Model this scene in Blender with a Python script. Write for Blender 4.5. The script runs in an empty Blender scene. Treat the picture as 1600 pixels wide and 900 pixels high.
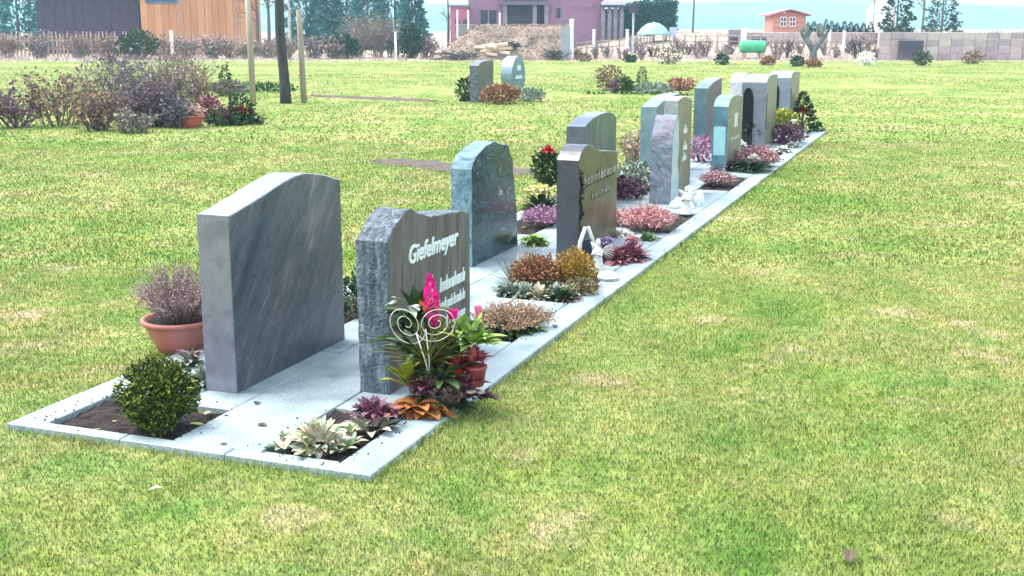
import bpy, math, random
import numpy as np
from mathutils import Vector, Matrix, noise
from math import sin, cos, pi, radians as R, atan, sqrt, tan
random.seed(11)
rng = np.random.default_rng(5)
SC = bpy.context.scene
COL = SC.collection

# ------------------------------------------------------------------ camera
FPX, CAMH = 1850.0, 1.6
PITCH = atan(405 / 1850)
cam = bpy.data.cameras.new('camera'); cam.sensor_width = 36; cam.lens = 36 * FPX / 1600
cam.clip_start = 0.05; cam.clip_end = 6000
cam.dof.use_dof = False
co = bpy.data.objects.new('camera', cam); COL.objects.link(co)
co.location = (0, 0, CAMH); co.rotation_euler = (pi / 2 - PITCH, 0, 0)
SC.camera = co

# ------------------------------------------------------------------ sky, sun, exposure
SUN_EL, SUN_AZ = R(62), R(-75)            # azimuth clockwise from +Y : behind the left shoulder of the row
w = bpy.data.worlds.new("World"); SC.world = w; w.use_nodes = True
nt = w.node_tree; bgn = nt.nodes['Background']
sky = nt.nodes.new('ShaderNodeTexSky'); sky.sky_type = 'NISHITA'; sky.sun_disc = False
sky.sun_elevation = SUN_EL; sky.sun_rotation = SUN_AZ
sky.air_density = 1.0; sky.dust_density = 4.0; sky.ozone_density = 1.0
tc = nt.nodes.new('ShaderNodeTexCoord'); cm_ = nt.nodes.new('ShaderNodeMapping'); cm_.inputs['Scale'].default_value = (1, 1, 3.5)
cn = nt.nodes.new('ShaderNodeTexNoise'); cn.inputs['Scale'].default_value = 2.6; cn.inputs['Detail'].default_value = 8
cr = nt.nodes.new('ShaderNodeValToRGB'); cr.color_ramp.elements[0].position = .40; cr.color_ramp.elements[1].position = .62
cx = nt.nodes.new('ShaderNodeMix'); cx.data_type = 'RGBA'; cx.inputs[7].default_value = (4.8, 5.2, 5.5, 1)
nt.links.new(tc.outputs['Generated'], cm_.inputs[0]); nt.links.new(cm_.outputs[0], cn.inputs[0]); nt.links.new(cn.outputs[0], cr.inputs[0])
nt.links.new(cr.outputs[0], cx.inputs[0]); nt.links.new(sky.outputs[0], cx.inputs[6]); nt.links.new(cx.outputs[2], bgn.inputs[0]); bgn.inputs[1].default_value = 0.15
sl = bpy.data.lights.new('sun', 'SUN'); sl.energy = 1.3; sl.angle = R(40); sl.color = (1, .96, .9)
so = bpy.data.objects.new('sun', sl); COL.objects.link(so)
sd = Vector((sin(SUN_AZ) * cos(SUN_EL), cos(SUN_AZ) * cos(SUN_EL), sin(SUN_EL)))
so.rotation_euler = sd.to_track_quat('Z', 'Y').to_euler()
SC.view_settings.view_transform = 'Standard'; SC.view_settings.look = 'None'
SC.view_settings.exposure = 1.84; SC.view_settings.gamma = 1

# ------------------------------------------------------------------ places
AZ = atan(703 / 1894)
UX, UY = sin(AZ), cos(AZ)                 # along the grave row, away from the camera
def ray(px, py):
    x = px - 800; u = 450 - py
    return x, FPX * cos(PITCH) + u * sin(PITCH), -FPX * sin(PITCH) + u * cos(PITCH)
def G(px, py, z=0.0):                     # a spot on the ground (or at height z)
    a, b, c = ray(px, py); t = (z - CAMH) / c
    return Vector((a * t, b * t, z))
def AT(px, py, D):                        # a spot at distance D
    a, b, c = ray(px, py); t = D / b
    return Vector((a * t, D, CAMH + c * t))
OX, OY = G(580, 755)[:2]
def W(s, t, z=0.0):
    return Vector((OX + s * UX + t * UY, OY + s * UY - t * UX, z))
ROWROT = pi / 2 - AZ

# ------------------------------------------------------------------ materials
MATS = {}
def mat(name, cols, scale=5, rough=.75, bump=0.0, bscale=60, coord='Object', island=False, detail=4,
        stretch=(1, 1, 1), rot=(0, 0, 0), speck=None, speckscale=400, distort=0.0, spec=.5, metal=0, transm=0, pos=None, coat=0, mottle=0):
    if name in MATS: return MATS[name]
    m = bpy.data.materials.new(name); m.use_nodes = True; MATS[name] = m
    n = m.node_tree.nodes; l = m.node_tree.links; b = n['Principled BSDF']
    b.inputs['Roughness'].default_value = rough; b.inputs['Metallic'].default_value = metal
    b.inputs['Specular IOR Level'].default_value = spec
    if coat: b.inputs['Coat Weight'].default_value = coat; b.inputs['Coat Roughness'].default_value = .12; b.inputs['Coat IOR'].default_value = 1.6
    if transm: b.inputs['Transmission Weight'].default_value = transm
    if coord == 'Position':
        src = n.new('ShaderNodeNewGeometry').outputs['Position']
    else:
        src = n.new('ShaderNodeTexCoord').outputs['Object']
    mp = n.new('ShaderNodeMapping'); mp.inputs['Scale'].default_value = stretch
    if any(rot): mp.vector_type = 'TEXTURE'; mp.inputs['Scale'].default_value = tuple(1/q for q in stretch); mp.inputs['Rotation'].default_value = rot
    l.new(src, mp.inputs[0])
    ramp = n.new('ShaderNodeValToRGB'); el = ramp.color_ramp.elements
    k = len(cols); pos = pos or ([.3 + .4 * i / max(1, k - 1) for i in range(k)] if not island else [i / max(1, k - 1) for i in range(k)])
    while len(el) < k: el.new(.5)
    for i, c in enumerate(cols):
        el[i].position = pos[i]; el[i].color = (*c, 1)
    if island:
        g = n.new('ShaderNodeNewGeometry'); l.new(g.outputs['Random Per Island'], ramp.inputs[0])
    else:
        nz = n.new('ShaderNodeTexNoise'); nz.inputs['Scale'].default_value = scale; nz.inputs['Detail'].default_value = detail
        nz.inputs['Distortion'].default_value = distort
        l.new(mp.outputs[0], nz.inputs[0]); l.new(nz.outputs[0], ramp.inputs[0])
    out = ramp.outputs[0]
    if island:                            # blotches inside the single leaf as well
        nz = n.new('ShaderNodeTexNoise'); nz.inputs['Scale'].default_value = scale; nz.inputs['Detail'].default_value = 3
        l.new(mp.outputs[0], nz.inputs[0])
        mr = n.new('ShaderNodeMapRange'); mr.inputs[1].default_value = .3; mr.inputs[2].default_value = .7
        mr.inputs[3].default_value = .7; mr.inputs[4].default_value = 1.25; l.new(nz.outputs[0], mr.inputs[0])
        mx = n.new('ShaderNodeMix'); mx.data_type = 'RGBA'; mx.blend_type = 'MULTIPLY'; mx.inputs[0].default_value = 1
        l.new(out, mx.inputs[6]); l.new(mr.outputs[0], mx.inputs[7]); out = mx.outputs[2]
    if mottle:
        s4_ = n.new('ShaderNodeTexNoise'); s4_.inputs['Scale'].default_value = 16; s4_.inputs['Detail'].default_value = 10; s4_.inputs['Roughness'].default_value = .7; s4_.inputs['Distortion'].default_value = 1.2
        l.new(mp.outputs[0], s4_.inputs[0]); mr = n.new('ShaderNodeMapRange'); mr.inputs[1].default_value = .35; mr.inputs[2].default_value = .65
        mr.inputs[3].default_value = 1 - mottle; mr.inputs[4].default_value = 1 + mottle; l.new(s4_.outputs[0], mr.inputs[0])
        mx = n.new('ShaderNodeMix'); mx.data_type = 'RGBA'; mx.blend_type = 'MULTIPLY'; mx.inputs[0].default_value = 1
        l.new(out, mx.inputs[6]); l.new(mr.outputs[0], mx.inputs[7]); out = mx.outputs[2]
    if speck:
        s2 = n.new('ShaderNodeTexNoise'); s2.inputs['Scale'].default_value = speckscale; s2.inputs['Detail'].default_value = 2
        l.new(src, s2.inputs[0])
        mr = n.new('ShaderNodeMapRange'); mr.inputs[1].default_value = .35; mr.inputs[2].default_value = .65
        mr.inputs[3].default_value = 1 - speck; mr.inputs[4].default_value = 1 + speck; l.new(s2.outputs[0], mr.inputs[0])
        mx = n.new('ShaderNodeMix'); mx.data_type = 'RGBA'; mx.blend_type = 'MULTIPLY'; mx.inputs[0].default_value = 1
        l.new(out, mx.inputs[6]); l.new(mr.outputs[0], mx.inputs[7]); out = mx.outputs[2]
    l.new(out, b.inputs['Base Color'])
    if bump:
        s3 = n.new('ShaderNodeTexNoise'); s3.inputs['Scale'].default_value = bscale; s3.inputs['Detail'].default_value = 5
        l.new(src, s3.inputs[0]); bp = n.new('ShaderNodeBump'); bp.inputs['Strength'].default_value = bump
        bp.inputs['Distance'].default_value = .02
        l.new(s3.outputs[0], bp.inputs['Height']); l.new(bp.outputs[0], b.inputs['Normal'])
    return m

# ------------------------------------------------------------------ mesh building
class MB:
    def __init__(s): s.v = []; s.f = []; s.m = []
    def add(s, vs, fs, m=0):
        o = len(s.v); s.v += [tuple(v) for v in vs]
        for f in fs: s.f.append(tuple(i + o for i in f)); s.m.append(m)
    def mesh(s, name, mats, smooth=False):
        me = bpy.data.meshes.new(name); me.from_pydata(s.v, [], s.f)
        for m in (mats if isinstance(mats, (list, tuple)) else [mats]): me.materials.append(m)
        me.polygons.foreach_set('material_index', s.m)
        if smooth: me.polygons.foreach_set('use_smooth', [True] * len(s.f))
        me.update(); return me
    def build(s, name, mats, parent=None, smooth=False, loc=None, rotz=None, kind=None):
        o = bpy.data.objects.new(name, s.mesh(name, mats, smooth)); COL.objects.link(o)
        if parent: o.parent = parent
        if loc is not None: o.location = loc
        if rotz is not None: o.rotation_euler = (0, 0, rotz)
        if kind: o['kind'] = kind
        return o
def tag(o, label, cat, group=None):
    o['label'] = label; o['category'] = cat
    if group: o['group'] = group
    return o
def thing(name, label, cat, loc=(0, 0, 0), rotz=0, group=None, scale=1):
    o = bpy.data.objects.new(name, None); COL.objects.link(o); o.empty_display_size = .1
    o.location = loc; o.rotation_euler = (0, 0, rotz); o.scale = (scale,) * 3
    return tag(o, label, cat, group)
def setting(name, loc=(0, 0, 0), rotz=0):
    o = bpy.data.objects.new(name, None); COL.objects.link(o); o.location = loc; o.rotation_euler = (0, 0, rotz); o['kind'] = 'structure'; return o
def copy_thing(o, loc, rotz, label, scale=None):
    c = o.copy(); COL.objects.link(c); c.location = loc; c.rotation_euler = (0, 0, rotz); c['label'] = label
    if scale: c.scale = (scale,) * 3
    for ch in o.children:
        d = ch.copy(); COL.objects.link(d); d.parent = c
        for g in ch.children:
            e = g.copy(); COL.objects.link(e); e.parent = d
    return c

def box(mb, x0, x1, y0, y1, z0, z1, m=0):
    mb.add([(x0,y0,z0),(x1,y0,z0),(x1,y1,z0),(x0,y1,z0),(x0,y0,z1),(x1,y0,z1),(x1,y1,z1),(x0,y1,z1)],
           [(0,3,2,1),(4,5,6,7),(0,1,5,4),(1,2,6,5),(2,3,7,6),(3,0,4,7)], m)
def slab(mb, x0, x1, y0, y1, z0, z1, c=.004, m=0):
    vs = []
    for (a, z) in ((0, z0), (0, z1 - c), (c, z1)):
        vs += [(x0+a,y0+a,z),(x1-a,y0+a,z),(x1-a,y1-a,z),(x0+a,y1-a,z)]
    fs = [(3,2,1,0),(8,9,10,11)]
    for k in (0, 4):
        for i in range(4): j = (i+1) % 4; fs.append((k+i, k+j, k+4+j, k+4+i))
    mb.add(vs, fs, m)
def tube(mb, pts, rad, n=4, m=0, cap=True):
    pts = [Vector(p) for p in pts]
    if not isinstance(rad, (list, tuple)): rad = [rad] * len(pts)
    vs = []
    for i, p in enumerate(pts):
        d = (pts[min(i+1, len(pts)-1)] - pts[max(i-1, 0)])
        if d.length < 1e-9: d = Vector((0,0,1))
        d.normalize(); a = d.orthogonal().normalized() if abs(d.z) > .9 else Vector((0,0,1)).cross(d).normalized()
        if abs(d.z) > .9: a = Vector((0,1,0)).cross(d).normalized()
        b = d.cross(a)
        for k in range(n):
            t = 2*pi*k/n; vs.append(p + (a*cos(t) + b*sin(t)) * rad[i])
    fs = []
    for i in range(len(pts)-1):
        for k in range(n):
            j = (k+1) % n; fs.append((i*n+k, i*n+j, (i+1)*n+j, (i+1)*n+k))
    if cap: fs.append(tuple(range(n-1, -1, -1))); fs.append(tuple(range((len(pts)-1)*n, len(pts)*n)))
    mb.add(vs, fs, m)
def lathe(mb, prof, n=24, m=0, c=(0, 0), jit=0):
    vs = []
    for (r, z) in prof:
        for k in range(n):
            t = 2*pi*k/n; q = r*(1 + jit*random.uniform(-1, 1)); vs.append((c[0]+q*cos(t), c[1]+q*sin(t), z))
    fs = []
    for i in range(len(prof)-1):
        for k in range(n):
            j = (k+1) % n; fs.append((i*n+k, i*n+j, (i+1)*n+j, (i+1)*n+k))
    mb.add(vs, fs, m)
def leaf(mb, p, d, L, Wd, bend=.4, segs=3, fold=.25, m=0, shape=1.0):
    d = Vector(d).normalized(); side = d.cross(Vector((0,0,1)))
    if side.length < .05: side = Vector((1,0,0))
    side.normalize(); up = side.cross(d)
    vs = []; q = Vector(p); dd = d.copy()
    for i in range(segs+1):
        t = i/segs; wd = Wd*.5*(sin(pi*min(1, (.08+.92*t)**shape)) if i < segs else .04) + (.03*Wd)
        vs += [q - side*wd + up*wd*fold*2, q, q + side*wd + up*wd*fold*2]
        dd = (dd - Vector((0,0,1))*bend/segs).normalized(); up = side.cross(dd); q = q + dd*(L/segs)
    fs = []
    for i in range(segs):
        a = i*3; fs += [(a, a+1, a+4, a+3), (a+1, a+2, a+5, a+4)]
    mb.add(vs, fs, m)
def flake(mb, p, s, m=0, d=None, el=1.8):      # a small leaf-sized rhomb, random turn
    a = Vector((random.gauss(0,1), random.gauss(0,1), random.gauss(0,.7))).normalized() if d is None else Vector(d).normalized()
    b = a.cross(Vector((random.gauss(0,1), random.gauss(0,1), random.gauss(0,1)))).normalized()
    p = Vector(p); mb.add([p, p+a*s*.5+b*s/el*.5, p+a*s, p+a*s*.5-b*s/el*.5], [(0,1,2,3)], m)
def rnd_dir(el0=.0, el1=pi/2, az=None):
    a = random.uniform(0, 2*pi) if az is None else az; e = random.uniform(el0, el1)
    return Vector((cos(a)*cos(e), sin(a)*cos(e), sin(e)))

# ------------------------------------------------------------------ plants (parts under a root)
def heather(root, r, h, n, fl, st, floret=.008, per=16, z0=0.0, c=(0,0), droop=0, bare=.35, el=1.8, lean=1.0):
    ms, mf = MB(), MB()
    for i in range(n):
        a = random.uniform(0, 2*pi); q = sqrt(random.random())
        k = random.uniform(.65, 1.05) * (1 - .45*q*q)
        b = Vector((c[0] + .35*r*q*cos(a), c[1] + .35*r*q*sin(a), z0))
        tip = Vector((c[0] + r*q*cos(a)*lean + random.gauss(0, .06*r), c[1] + r*q*sin(a)*lean + random.gauss(0, .06*r), z0 + h*k))
        mid = b.lerp(tip, .5) + Vector((0, 0, h*.10))
        pts = [b, mid, tip]; tube(ms, pts, [floret*.22, floret*.18, floret*.1], 3, cap=False)
        for j in range(per):
            t = bare + (1-bare)*random.random()
            p = b.lerp(mid, t*2) if t < .5 else mid.lerp(tip, t*2-1)
            p = p + Vector((random.gauss(0,1), random.gauss(0,1), random.gauss(0,.5)))*floret*.7
            flake(mf, p, floret*random.uniform(.8, 1.6), el=el)
    ms.build('stems', st, root); mf.build('flowers', fl, root)
def leafball(root, rx, ry, rz, n, size, lm, st, cz=None, gaps=.35, name='foliage', c=(0,0), flat=0.0, stems=8):
    cz = rz if cz is None else cz
    mb, ms = MB(), MB(); off = Vector((random.random()*50, random.random()*50, 0)); k = 0
    while k < n:
        d = Vector((random.gauss(0,1), random.gauss(0,1), random.gauss(0,1))).normalized()
        q = random.random()**.35
        nz = noise.noise(d*2.2 + off); q *= (1 + .28*nz)
        p = Vector((c[0] + d.x*rx*q, c[1] + d.y*ry*q, cz + d.z*rz*q))
        if p.z < .01*rz: continue
        if noise.noise(Vector((p.x/rx, p.y/ry, p.z/rz))*2.6 + off*2) < -gaps: k += .3; continue
        dd = (d + Vector((random.gauss(0,.6), random.gauss(0,.6), random.gauss(0,.6)+.25)))
        flake(mb, p, size*random.uniform(.6, 1.3), d=dd, el=1.7); k += 1
    for i in range(stems):
        a = random.uniform(0, 2*pi); tip = Vector((c[0]+rx*.7*cos(a)*random.random(), c[1]+ry*.7*sin(a)*random.random(), cz + rz*random.uniform(0, .7)))
        tube(ms, [(c[0], c[1], 0), tip*.5 + Vector((c[0]*.5, c[1]*.5, 0)), tip], [rz*.04, rz*.03, rz*.01], 4, cap=False)
    mb.build(name, lm, root, kind='stuff' if name == 'blooms' else None)
    if stems: ms.build('stems', st, root)
def twiggy(mb, p, d, L, r, depth, spread=.55, kids=3, n=3):
    p = Vector(p); d = Vector(d).normalized()
    bend = Vector((random.gauss(0,.12), random.gauss(0,.12), random.gauss(0,.08)))
    m1 = p + (d+bend*.5)*L*.5; e = m1 + (d+bend).normalized()*L*.5
    tube(mb, [p, m1, e], [r, r*.8, r*.55], n, cap=False)
    if depth <= 0: return
    for i in range(kids):
        nd = (d + Vector((random.gauss(0,spread), random.gauss(0,spread), random.gauss(.12,spread*.7))))
        b = p.lerp(m1, random.random()) if i == 0 and depth > 1 else m1.lerp(e, random.uniform(.2, 1))
        twiggy(mb, b, nd, L*random.uniform(.55, .8), r*.55, depth-1, spread, kids, n)
def shrub_bare(root, r, h, stems, tm, depth=3, rad=.01, spread=.5, flecks=0, fm=None, fs=.05):
    mb = MB()
    for i in range(stems):
        a = random.uniform(0, 2*pi); q = random.random()*r*.35
        d = Vector((cos(a)*r/h*random.random()*1.1, sin(a)*r/h*random.random()*1.1, 1))
        twiggy(mb, (q*cos(a), q*sin(a), -.02), d, h*.45*random.uniform(.7, 1.1), rad, depth, spread)
    mb.build('branches', tm, root)
    if flecks:
        fb = MB()
        for i in range(flecks):
            v = random.choice(mb.v); flake(fb, Vector(v) + Vector((random.gauss(0,.01), random.gauss(0,.01), 0)), fs*random.uniform(.5, 1.4))
        fb.build('leaves', fm, root)
def conifer(root, h, r, n, lm, tm, size=.05, pw=.8):
    mb, ms = MB(), MB(); tube(ms, [(0,0,0), (0,0,h*.96)], [r*.09, r*.01], 5)
    for i in range(n):
        t = random.random()**1.3; a = random.uniform(0, 2*pi)
        rr = r*((1-t)**pw)*(.35 + .65*random.random()**.5)*(1+.25*sin(t*40+a))
        p = Vector((rr*cos(a), rr*sin(a), h*(.03+.97*t) - rr*.15))
        flake(mb, p, size*random.uniform(.6, 1.3)*(1-.4*t), d=(cos(a), sin(a), random.gauss(.2,.5)), el=2.2)
    mb.build('foliage', lm, root); ms.build('trunk', tm, root)
def clump(root, name, c, r, n, L, Wd, lm, el=(.1, 1.3), bend=.6, segs=3, fold=.2):
    mb = MB(); n = int(n*1.25)
    for i in range(n):
        d = rnd_dir(*el); p = Vector(c) + Vector((d.x*r*random.random(), d.y*r*random.random(), r*.35*random.random()))
        leaf(mb, p, d, L*random.uniform(.65, 1.15), Wd*random.uniform(.75, 1.2), bend*random.uniform(.5, 1.4), segs, fold)
    return mb.build(name, lm, root)
def leaf_pieces(root, c, rings, lmats, bend=.7, fold=.15):
    """single leaves, each an object of its own"""
    protos = []
    for k in range(4):
        mb = MB(); leaf(mb, (0,0,0), (1,0,.55), 1, .42*random.uniform(.8,1.1), bend*random.uniform(.8,1.3), 4, fold)
        protos.append(mb)
    meshes = [p.mesh('leaf', lmats[i % len(lmats)]) for i, p in enumerate(protos)]
    for (n, rr, zz, L, tilt) in rings:
        for i in range(n):
            a = 2*pi*(i + random.uniform(-.3, .3))/n + rr*20
            o = bpy.data.objects.new('leaf', random.choice(meshes)); COL.objects.link(o); o.parent = root
            o.location = (c[0] + rr*cos(a), c[1] + rr*sin(a), c[2] + zz)
            s = L*random.uniform(.8, 1.15); o.scale = (s, s, s)
            o.rotation_euler = (random.gauss(0, .15), -tilt + random.gauss(0, .15), a)

# leaf / flower / wood palette
def IM(name, cols, **k):
    k.setdefault('rough', .7); k.setdefault('scale', 30); return mat(name, cols, island=True, spec=.25, **k)
bark = mat('bark', [(.07,.055,.05),(.15,.12,.10)], 14, .9, .4, 30, stretch=(1,1,.3))
darkbark = mat('dark_bark', [(.025,.025,.03),(.06,.055,.055)], 14, .9, .4, 30, stretch=(1,1,.2))
stakewood = mat('stake_wood', [(.24,.21,.16),(.36,.31,.25)], 9, .85, .3, 50, stretch=(1,1,.1))
twigbrown = mat('twig_brown', [(.13,.10,.09),(.26,.2,.17)], 8, .9)
twiggrey = mat('twig_grey', [(.16,.13,.13),(.32,.27,.25)], 8, .9)
twigpurple = mat('twig_purple', [(.08,.06,.07),(.17,.13,.14)], 8, .9)
stemgreen = mat('stem_green', [(.07,.10,.03),(.13,.16,.06)], 8, .8)
g_dark = IM('leaf_dark_green', [(.012,.035,.012),(.03,.07,.02),(.05,.10,.03)])
g_box = IM('leaf_boxwood', [(.012,.03,.008),(.025,.05,.01),(.03,.06,.01),(.10,.14,.02),(.26,.28,.03)])
g_mid = IM('leaf_mid_green', [(.04,.09,.03),(.09,.16,.05),(.13,.21,.08)])
g_lime = IM('leaf_lime', [(.16,.28,.04),(.28,.42,.08),(.36,.48,.2)])
g_grey = IM('leaf_grey_green', [(.10,.15,.11),(.2,.26,.2),(.34,.38,.32)])
g_yel = IM('leaf_yellow_green', [(.2,.24,.02),(.34,.36,.04),(.15,.2,.03)])
g_conif = IM('needle_green', [(.015,.04,.02),(.03,.07,.035),(.05,.09,.045)])
g_teal = IM('needle_blue_green', [(.03,.12,.11),(.06,.2,.18),(.1,.28,.25)])
cream = IM('leaf_cream', [(.42,.38,.26),(.55,.5,.38),(.3,.3,.17)])
whitepetal = IM('petal_white', [(.75,.73,.7),(.8,.8,.78),(.6,.58,.52)])
pinkpale = IM('petal_pale_pink', [(.5,.26,.26),(.62,.36,.34),(.4,.2,.22),(.45,.32,.24)])
pinkhot = IM('petal_pink', [(.55,.24,.27),(.62,.36,.36),(.42,.2,.22)])
magenta = IM('petal_magenta', [(.7,.01,.22),(.85,.03,.4),(.6,.0,.16)])
mauve = IM('petal_mauve', [(.35,.17,.3),(.46,.25,.38),(.25,.12,.22)])
deadheath = IM('heather_dry', [(.22,.13,.14),(.33,.22,.23),(.42,.3,.31),(.14,.09,.10)])
tanheath = IM('heather_tan', [(.36,.22,.14),(.45,.3,.2),(.28,.16,.11),(.4,.33,.14)])
redleaf = IM('leaf_red', [(.35,.02,.02),(.5,.05,.03),(.28,.01,.03)])
winered = IM('leaf_wine', [(.12,.03,.05),(.22,.06,.10),(.32,.14,.18),(.08,.02,.035)])
purpleleaf = IM('leaf_purple', [(.08,.03,.06),(.15,.06,.11),(.2,.12,.14)])
orangeleaf = IM('leaf_orange_brown', [(.4,.14,.04),(.5,.2,.06),(.3,.1,.03)])
rustleaf = IM('leaf_rust', [(.20,.085,.045),(.32,.16,.08),(.13,.055,.03)])
ochre = IM('leaf_ochre', [(.3,.19,.03),(.42,.27,.04),(.2,.14,.04)])
straw = IM('straw', [(.24,.18,.13),(.34,.28,.23),(.16,.12,.09)])
brownleaf = IM('leaf_brown', [(.14,.09,.06),(.22,.14,.09),(.3,.2,.14)])
soilm = mat('soil', [(.007,.004,.003),(.016,.010,.008),(.032,.02,.016)], 25, .95, .8, 90, detail=8)
stonewhite = mat('white_stone', [(.48,.5,.49),(.62,.63,.62)], 12, .6, .1, 40)
terracotta = mat('terracotta', [(.34,.10,.085),(.44,.16,.14)], 7, .55, .05, 60, speck=.06, speckscale=120)

# ------------------------------------------------------------------ ground
def ground_mat(name, blades=False):
    m = bpy.data.materials.new(name); m.use_nodes = True; n = m.node_tree.nodes; l = m.node_tree.links; b = n['Principled BSDF']
    b.inputs['Roughness'].default_value = .85; b.inputs['Specular IOR Level'].default_value = .15
    geo = n.new('ShaderNodeNewGeometry')
    def nz(scale, detail=4, dist=0, stretch=None):
        t = n.new('ShaderNodeTexNoise'); t.inputs['Scale'].default_value = scale; t.inputs['Detail'].default_value = detail; t.inputs['Distortion'].default_value = dist
        s = geo.outputs['Position']
        if stretch:
            mp = n.new('ShaderNodeMapping'); mp.inputs['Scale'].default_value = stretch; l.new(s, mp.inputs[0]); s = mp.outputs[0]
        else:
            mp = n.new('ShaderNodeMapping'); mp.inputs['Scale'].default_value = (1,1,0); l.new(s, mp.inputs[0]); s = mp.outputs[0]
        l.new(s, t.inputs[0]); return t.outputs[0]
    def ramp(fac, stops):
        r = n.new('ShaderNodeValToRGB'); e = r.color_ramp.elements
        while len(e) < len(stops): e.new(.5)
        for i, (p, c) in enumerate(stops): e[i].position = p; e[i].color = (*c, 1)
        l.new(fac, r.inputs[0]); return r.outputs[0]
    def mix(f, a, c2, mode='MIX'):
        x = n.new('ShaderNodeMix'); x.data_type = 'RGBA'; x.blend_type = mode
        if isinstance(f, float): x.inputs[0].default_value = f
        else: l.new(f, x.inputs[0])
        l.new(a, x.inputs[6]); l.new(c2, x.inputs[7]); return x.outputs[2]
    GR, YG, ST_, DK = (.135,.235,.052), (.235,.285,.09), (.33,.315,.165), (.095,.165,.04)
    base = ramp(nz(2.2, 6, .4), [(.30, GR), (.47, YG), (.56, (.22,.26,.07)), (.70, ST_)])
    patch = ramp(nz(.55, 5, .3), [(.36, (.72,.9,.6)), (.5, (1,1,1)), (.66, (1.25,1.08,1.35))])
    c = mix(1.0, base, patch, 'MULTIPLY')
    tuft = ramp(nz(9, 5, .3), [(.36, (.74,.84,.66)), (.5, (1,1,1)), (.62, (1.15,1.06,1.2))])
    c = mix(1.0, c, tuft, 'MULTIPLY')
    if blades:
        isl = ramp(geo.outputs['Random Per Island'], [(0, DK), (.3, GR), (.62, YG), (.80, (.24,.31,.06)), (.93, ST_), (1, (.5,.44,.26))])
        c = mix(.42, c, isl)
    else:
        fine = ramp(nz(20, 6), [(.3, (.75,.8,.7)), (.5, (1,1,1)), (.7, (1.15,1.12,1.1))])
        c = mix(1.0, c, fine, 'MULTIPLY')
        mid = ramp(nz(1, 5, .2, (3, .7, 0)), [(.35, (.78,.84,.7)), (.6, (1.12,1.06,1.05))])
        c = mix(1.0, c, mid, 'MULTIPLY')
        bp = n.new('ShaderNodeBump'); bp.inputs['Strength'].default_value = .7; bp.inputs['Distance'].default_value = .03
        l.new(nz(45, 6), bp.inputs['Height']); l.new(bp.outputs[0], b.inputs['Normal'])
    l.new(c, b.inputs['Base Color']); return m
lawnmat = ground_mat('lawn_ground'); blademat = ground_mat('grass_blades', True)
def sheet(name, xs, ys, zf, m):
    vs = [(x, y, zf(x, y)) for y in ys for x in xs]; nx = len(xs)
    fs = [(j*nx+i, j*nx+i+1, (j+1)*nx+i+1, (j+1)*nx+i) for j in range(len(ys)-1) for i in range(nx-1)]
    mb = MB(); mb.add(vs, fs); return mb.build(name, m, smooth=True, kind='structure')
def lawnz(x, y):
    return .035*noise.noise(Vector((x*.25, y*.25, 0)))*min(1, max(0, (y-22)/8)) - .0
sheet('lawn', np.linspace(-45, 45, 61), np.linspace(-6, 61, 80), lawnz, lawnmat)
drym = mat('dry_field', [(.19,.145,.115),(.36,.29,.24),(.27,.22,.16)], .6, .9, .6, 3, coord='Position', detail=10, stretch=(1,.4,1), speck=.25, speckscale=6)
def fieldz(x, y):
    t = min(1, max(0, (y-61)/20)); k = min(1, max(0, (x-2)/8))
    z = 1.25*t*t*(3-2*t)*k + .12*noise.noise(Vector((x*.3, y*.3, 3)))*t - .004
    return z
xs = np.concatenate([np.linspace(-2500, -60, 14), np.linspace(-45, 45, 60), np.linspace(60, 2500, 14)])
ys = np.concatenate([np.linspace(60.9, 100, 34), np.linspace(115, 500, 14), np.linspace(600, 1490, 10)])
sheet('dry_field', xs, ys, fieldz, drym)
sheet('far_lawn_side', np.array([-600, -45]), np.array([-60, 61]), lambda x, y: -.006, lawnmat)
sheet('far_lawn_edge', np.array([45, 600]), np.array([-60, 61]), lambda x, y: -.006, lawnmat)
sheet('near_lawn', np.array([-45, 45]), np.array([-60, -6]), lambda x, y: -.006, lawnmat)
# hills
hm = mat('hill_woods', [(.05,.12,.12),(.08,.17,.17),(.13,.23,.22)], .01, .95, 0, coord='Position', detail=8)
def hillz(x, y):
    r = max(0, 1-abs((y-1100)/380)); return -2.5 + (26 + 5*noise.noise(Vector((x*.0026, 1, 0))) + 3*noise.noise(Vector((x*.009, 4, 0))) + 1.0*noise.noise(Vector((x*.03, y*.01, 0))))*(r**.7)
sheet('hills', np.linspace(-2400, 2400, 300), np.linspace(715, 1485, 17), hillz, hm)

# ------------------------------------------------------------------ grave paving
INNER_BEDS = [(.09,.65,-.50,-.17),(1.92,2.62,-.5,-.17),(2.86,3.9,-.62,-.17),(5.45,6.5,-.5,-.17),(8.1,9.3,-.5,-.17),(10.9,12.1,-.5,-.17),(13.7,14.5,-.5,-.17)]
BACK_BEDS = [(.07,.47,-1.5,-.9),(1.95,2.6,-1.5,-1.16),(2.9,3.4,-1.5,-1.16),(5.0,6.1,-1.5,-1.2),(7.6,8.7,-1.5,-1.16),(10.2,11.4,-1.5,-1.16),(13.0,14.0,-1.5,-1.16)]
ROWLEN, TB = 15.7, -1.66
granite = mat('granite_paving', [(.15,.20,.22),(.235,.305,.325),(.28,.35,.37),(.32,.385,.40)], 3.5, .5, .12, 250, detail=8, speck=.34, speckscale=170)
pav = setting('granite_paving', W(0, 0, 0), ROWROT)      # local x = along row, local y = -t
J = .003
def lay(s0, s1, t0, t1, dz=0):
    mb = MB(); slab(mb, s0+J, s1-J, -t1+J, -t0-J, -.08, .03+dz); mb.build('slab', granite, pav)
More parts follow.
